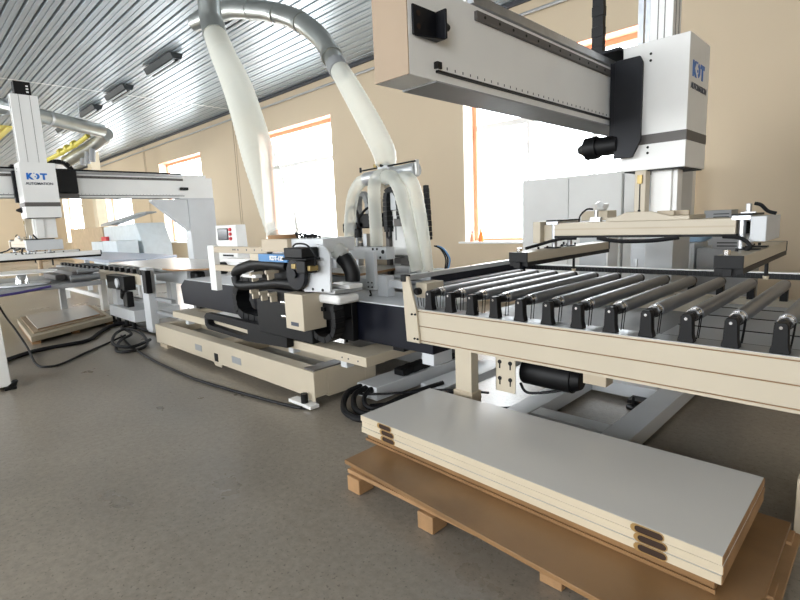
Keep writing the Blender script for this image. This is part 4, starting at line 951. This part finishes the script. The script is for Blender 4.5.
# ------------------------------------------------------------------ far left background
t = thing('partition_board', 'tan cardboard partition standing behind the far gantry head', 'partition', (-20.8, 5.2, 0))
MB().box((-22.9, -18.75), (5.0, 5.06), (0, 1.72)).build('sheet', 'cardboard', t, .004)
MB().box((-22.9, -18.75), (5.061, 5.6), (1.0, 1.04)).build('shelf', 'cardboard', t, .004)
t = thing('machine_enclosure', 'pale machine enclosure with a raised lid in front of the far windows', 'machine', (-17, 5.3, 0))
MB().prism([(-18.6, 0), (-15.1, 0), (-15.1, 1.1), (-15.5, 1.76), (-18.6, 1.70)], 'y', 5.0, 5.8).build('enclosure', 'lightblue', t, .02)
MB().prism([(-19.6, 1.82), (-15.9, 2.06), (-15.2, 2.07), (-15.2, 2.03), (-15.9, 2.01), (-18.8, 1.75), (-19.6, 1.75)], 'y', 5.2, 5.5).build('raised_lid', 'grey', t, .004)
MB().box((-18.62, -18.1), (4.9, 4.99), (1.06, 1.40)).build('warning_box', 'red', t, .01)
for i, (x, w, z) in enumerate(((-17.4, 1.1, 1.27), (-16.25, 1.25, 1.29))):
    single(MB().box((x, x+w), (4.3, 4.85), (0, z)), 'storage_crate', 'lightblue', 'pale blue storage crate below the far window, '+('left one' if i == 0 else 'right one'), 'crate', 'pale blue crates', loc=(x+w/2, 4.6, 0), bevel=.01)

# duct at the upper left, with yellow pipe and cross support
t = thing('ceiling_duct', 'round silver duct crossing the ceiling at the upper left', 'duct', (-15, 3.5, 4.2))
b = MB(); b.tube([(-13.0, .2, 4.30), (-13.9, 2.07, 4.28), (-14.6, 3.0, 4.27), (-15.6, 4.45, 4.25)], .17, 22, 3); b.build('duct_pipe', 'duct', t)
b = MB(); b.cyl((-14.62, 3.03, 4.268), (-14.66, 3.09, 4.268), .18, 22); b.cyl((-13.93, 2.1, 4.28), (-13.97, 2.17, 4.28), .18, 22); b.build('duct_seam', 'alu', t)
b = MB()
for p in ((-13.9, 2.05), (-15.2, 3.87)): b.cyl((p[0], p[1], 4.4), (p[0], p[1], 4.87), .01, 6)
b.build('hanger_rod', 'steel', t)
t = thing('ceiling_duct', 'grey ribbed duct elbow with hanging outlets behind the left silver duct', 'duct', (-17, 4.4, 4.0))
b = MB(); b.tube([(-15.7, 4.6, 4.2), (-16.4, 4.6, 4.1), (-17.4, 4.45, 3.95), (-18.4, 4.2, 3.75)], .17, 18, corr=.012, pitch=.1); b.build('ribbed_duct', 'duct', t)
for x in (-16.6, -17.1, -17.6): MB().cyl((x, 4.4, 3.55), (x, 4.45, 3.9), .08, 14).build('outlet', 'grey', t)
b = MB(); b.cyl((-17.0, 4.45, 4.1), (-17.0, 4.45, 4.87), .01, 6); b.build('hanger_rod', 'steel', t)
t = thing('yellow_pipe', 'yellow pipe with ring clamps below the ceiling at the left', 'pipe', (-18, 3.8, 3.9))
b = MB(); b.tube([(-16.3, 4.3, 4.22), (-17.2, 4.05, 3.98), (-19.8, 3.35, 3.55)], .06, 12, 3); b.build('pipe_run', 'yellow', t)
b = MB()
for s in (.15, .3, .45): 
    p = Vector((-16.6, 4.22, 4.14)).lerp(Vector((-19.0, 3.57, 3.68)), s); b.cyl(p, p+Vector((-.1, -.028, -.022)), .1, 14)
b.build('ring_clamp', 'yellow', t)
b = MB(); b.cyl((-19.8, 3.35, 3.5), (-19.8, 3.35, 0), .07, 10); b.build('drop_pipe', 'cardboard', t)
t = thing('steel_column', 'pale yellow column behind the far gantry beam', 'column', (-20, 5.6, 0))
MB().box((-21.0, -20.6), (5.4, 5.7), (0, 4.86)).build('column_shaft', 'edge', t, .01)

# ------------------------------------------------------------------ light
w = bpy.data.worlds.new('sky'); SC.world = w; w.use_nodes = True
bg = w.node_tree.nodes['Background']; bg.inputs['Color'].default_value = (.93, .97, 1.0, 1); bg.inputs['Strength'].default_value = 12
for i, (x0, x1) in enumerate(wins):
    li = bpy.data.lights.new('daylight', 'AREA'); li.shape = 'RECTANGLE'; li.size = x1-x0; li.size_y = WZ1-WZ0
    li.cycles.is_portal = True
    o = bpy.data.objects.new('daylight', li); COL.objects.link(o); o.location = ((x0+x1)/2, YN+WT+.05, (WZ0+WZ1)/2); o.rotation_euler = (-PI/2, 0, 0)
for x0, x1 in rear:
    li = bpy.data.lights.new('daylight', 'AREA'); li.shape = 'RECTANGLE'; li.size = x1-x0; li.size_y = 3.3
    li.cycles.is_portal = True
    o = bpy.data.objects.new('daylight', li); COL.objects.link(o); o.location = ((x0+x1)/2, YS-.32, 2.55); o.rotation_euler = (PI/2, 0, 0)
SC.view_settings.view_transform = 'Standard'; SC.view_settings.look = 'None'; SC.view_settings.gamma = 1
SC.view_settings.exposure = 0.12; SC.view_settings.use_curve_mapping = False
SC.cycles.use_denoising = True
SC.cycles.max_bounces = 8; SC.cycles.diffuse_bounces = 4; SC.cycles.transparent_max_bounces = 16
SC.cycles.caustics_reflective = False; SC.cycles.caustics_refractive = False
SC.cycles.sample_clamp_indirect = 6
for o in list(SC.objects):
    if '_w' in o.keys(): del o['_w']
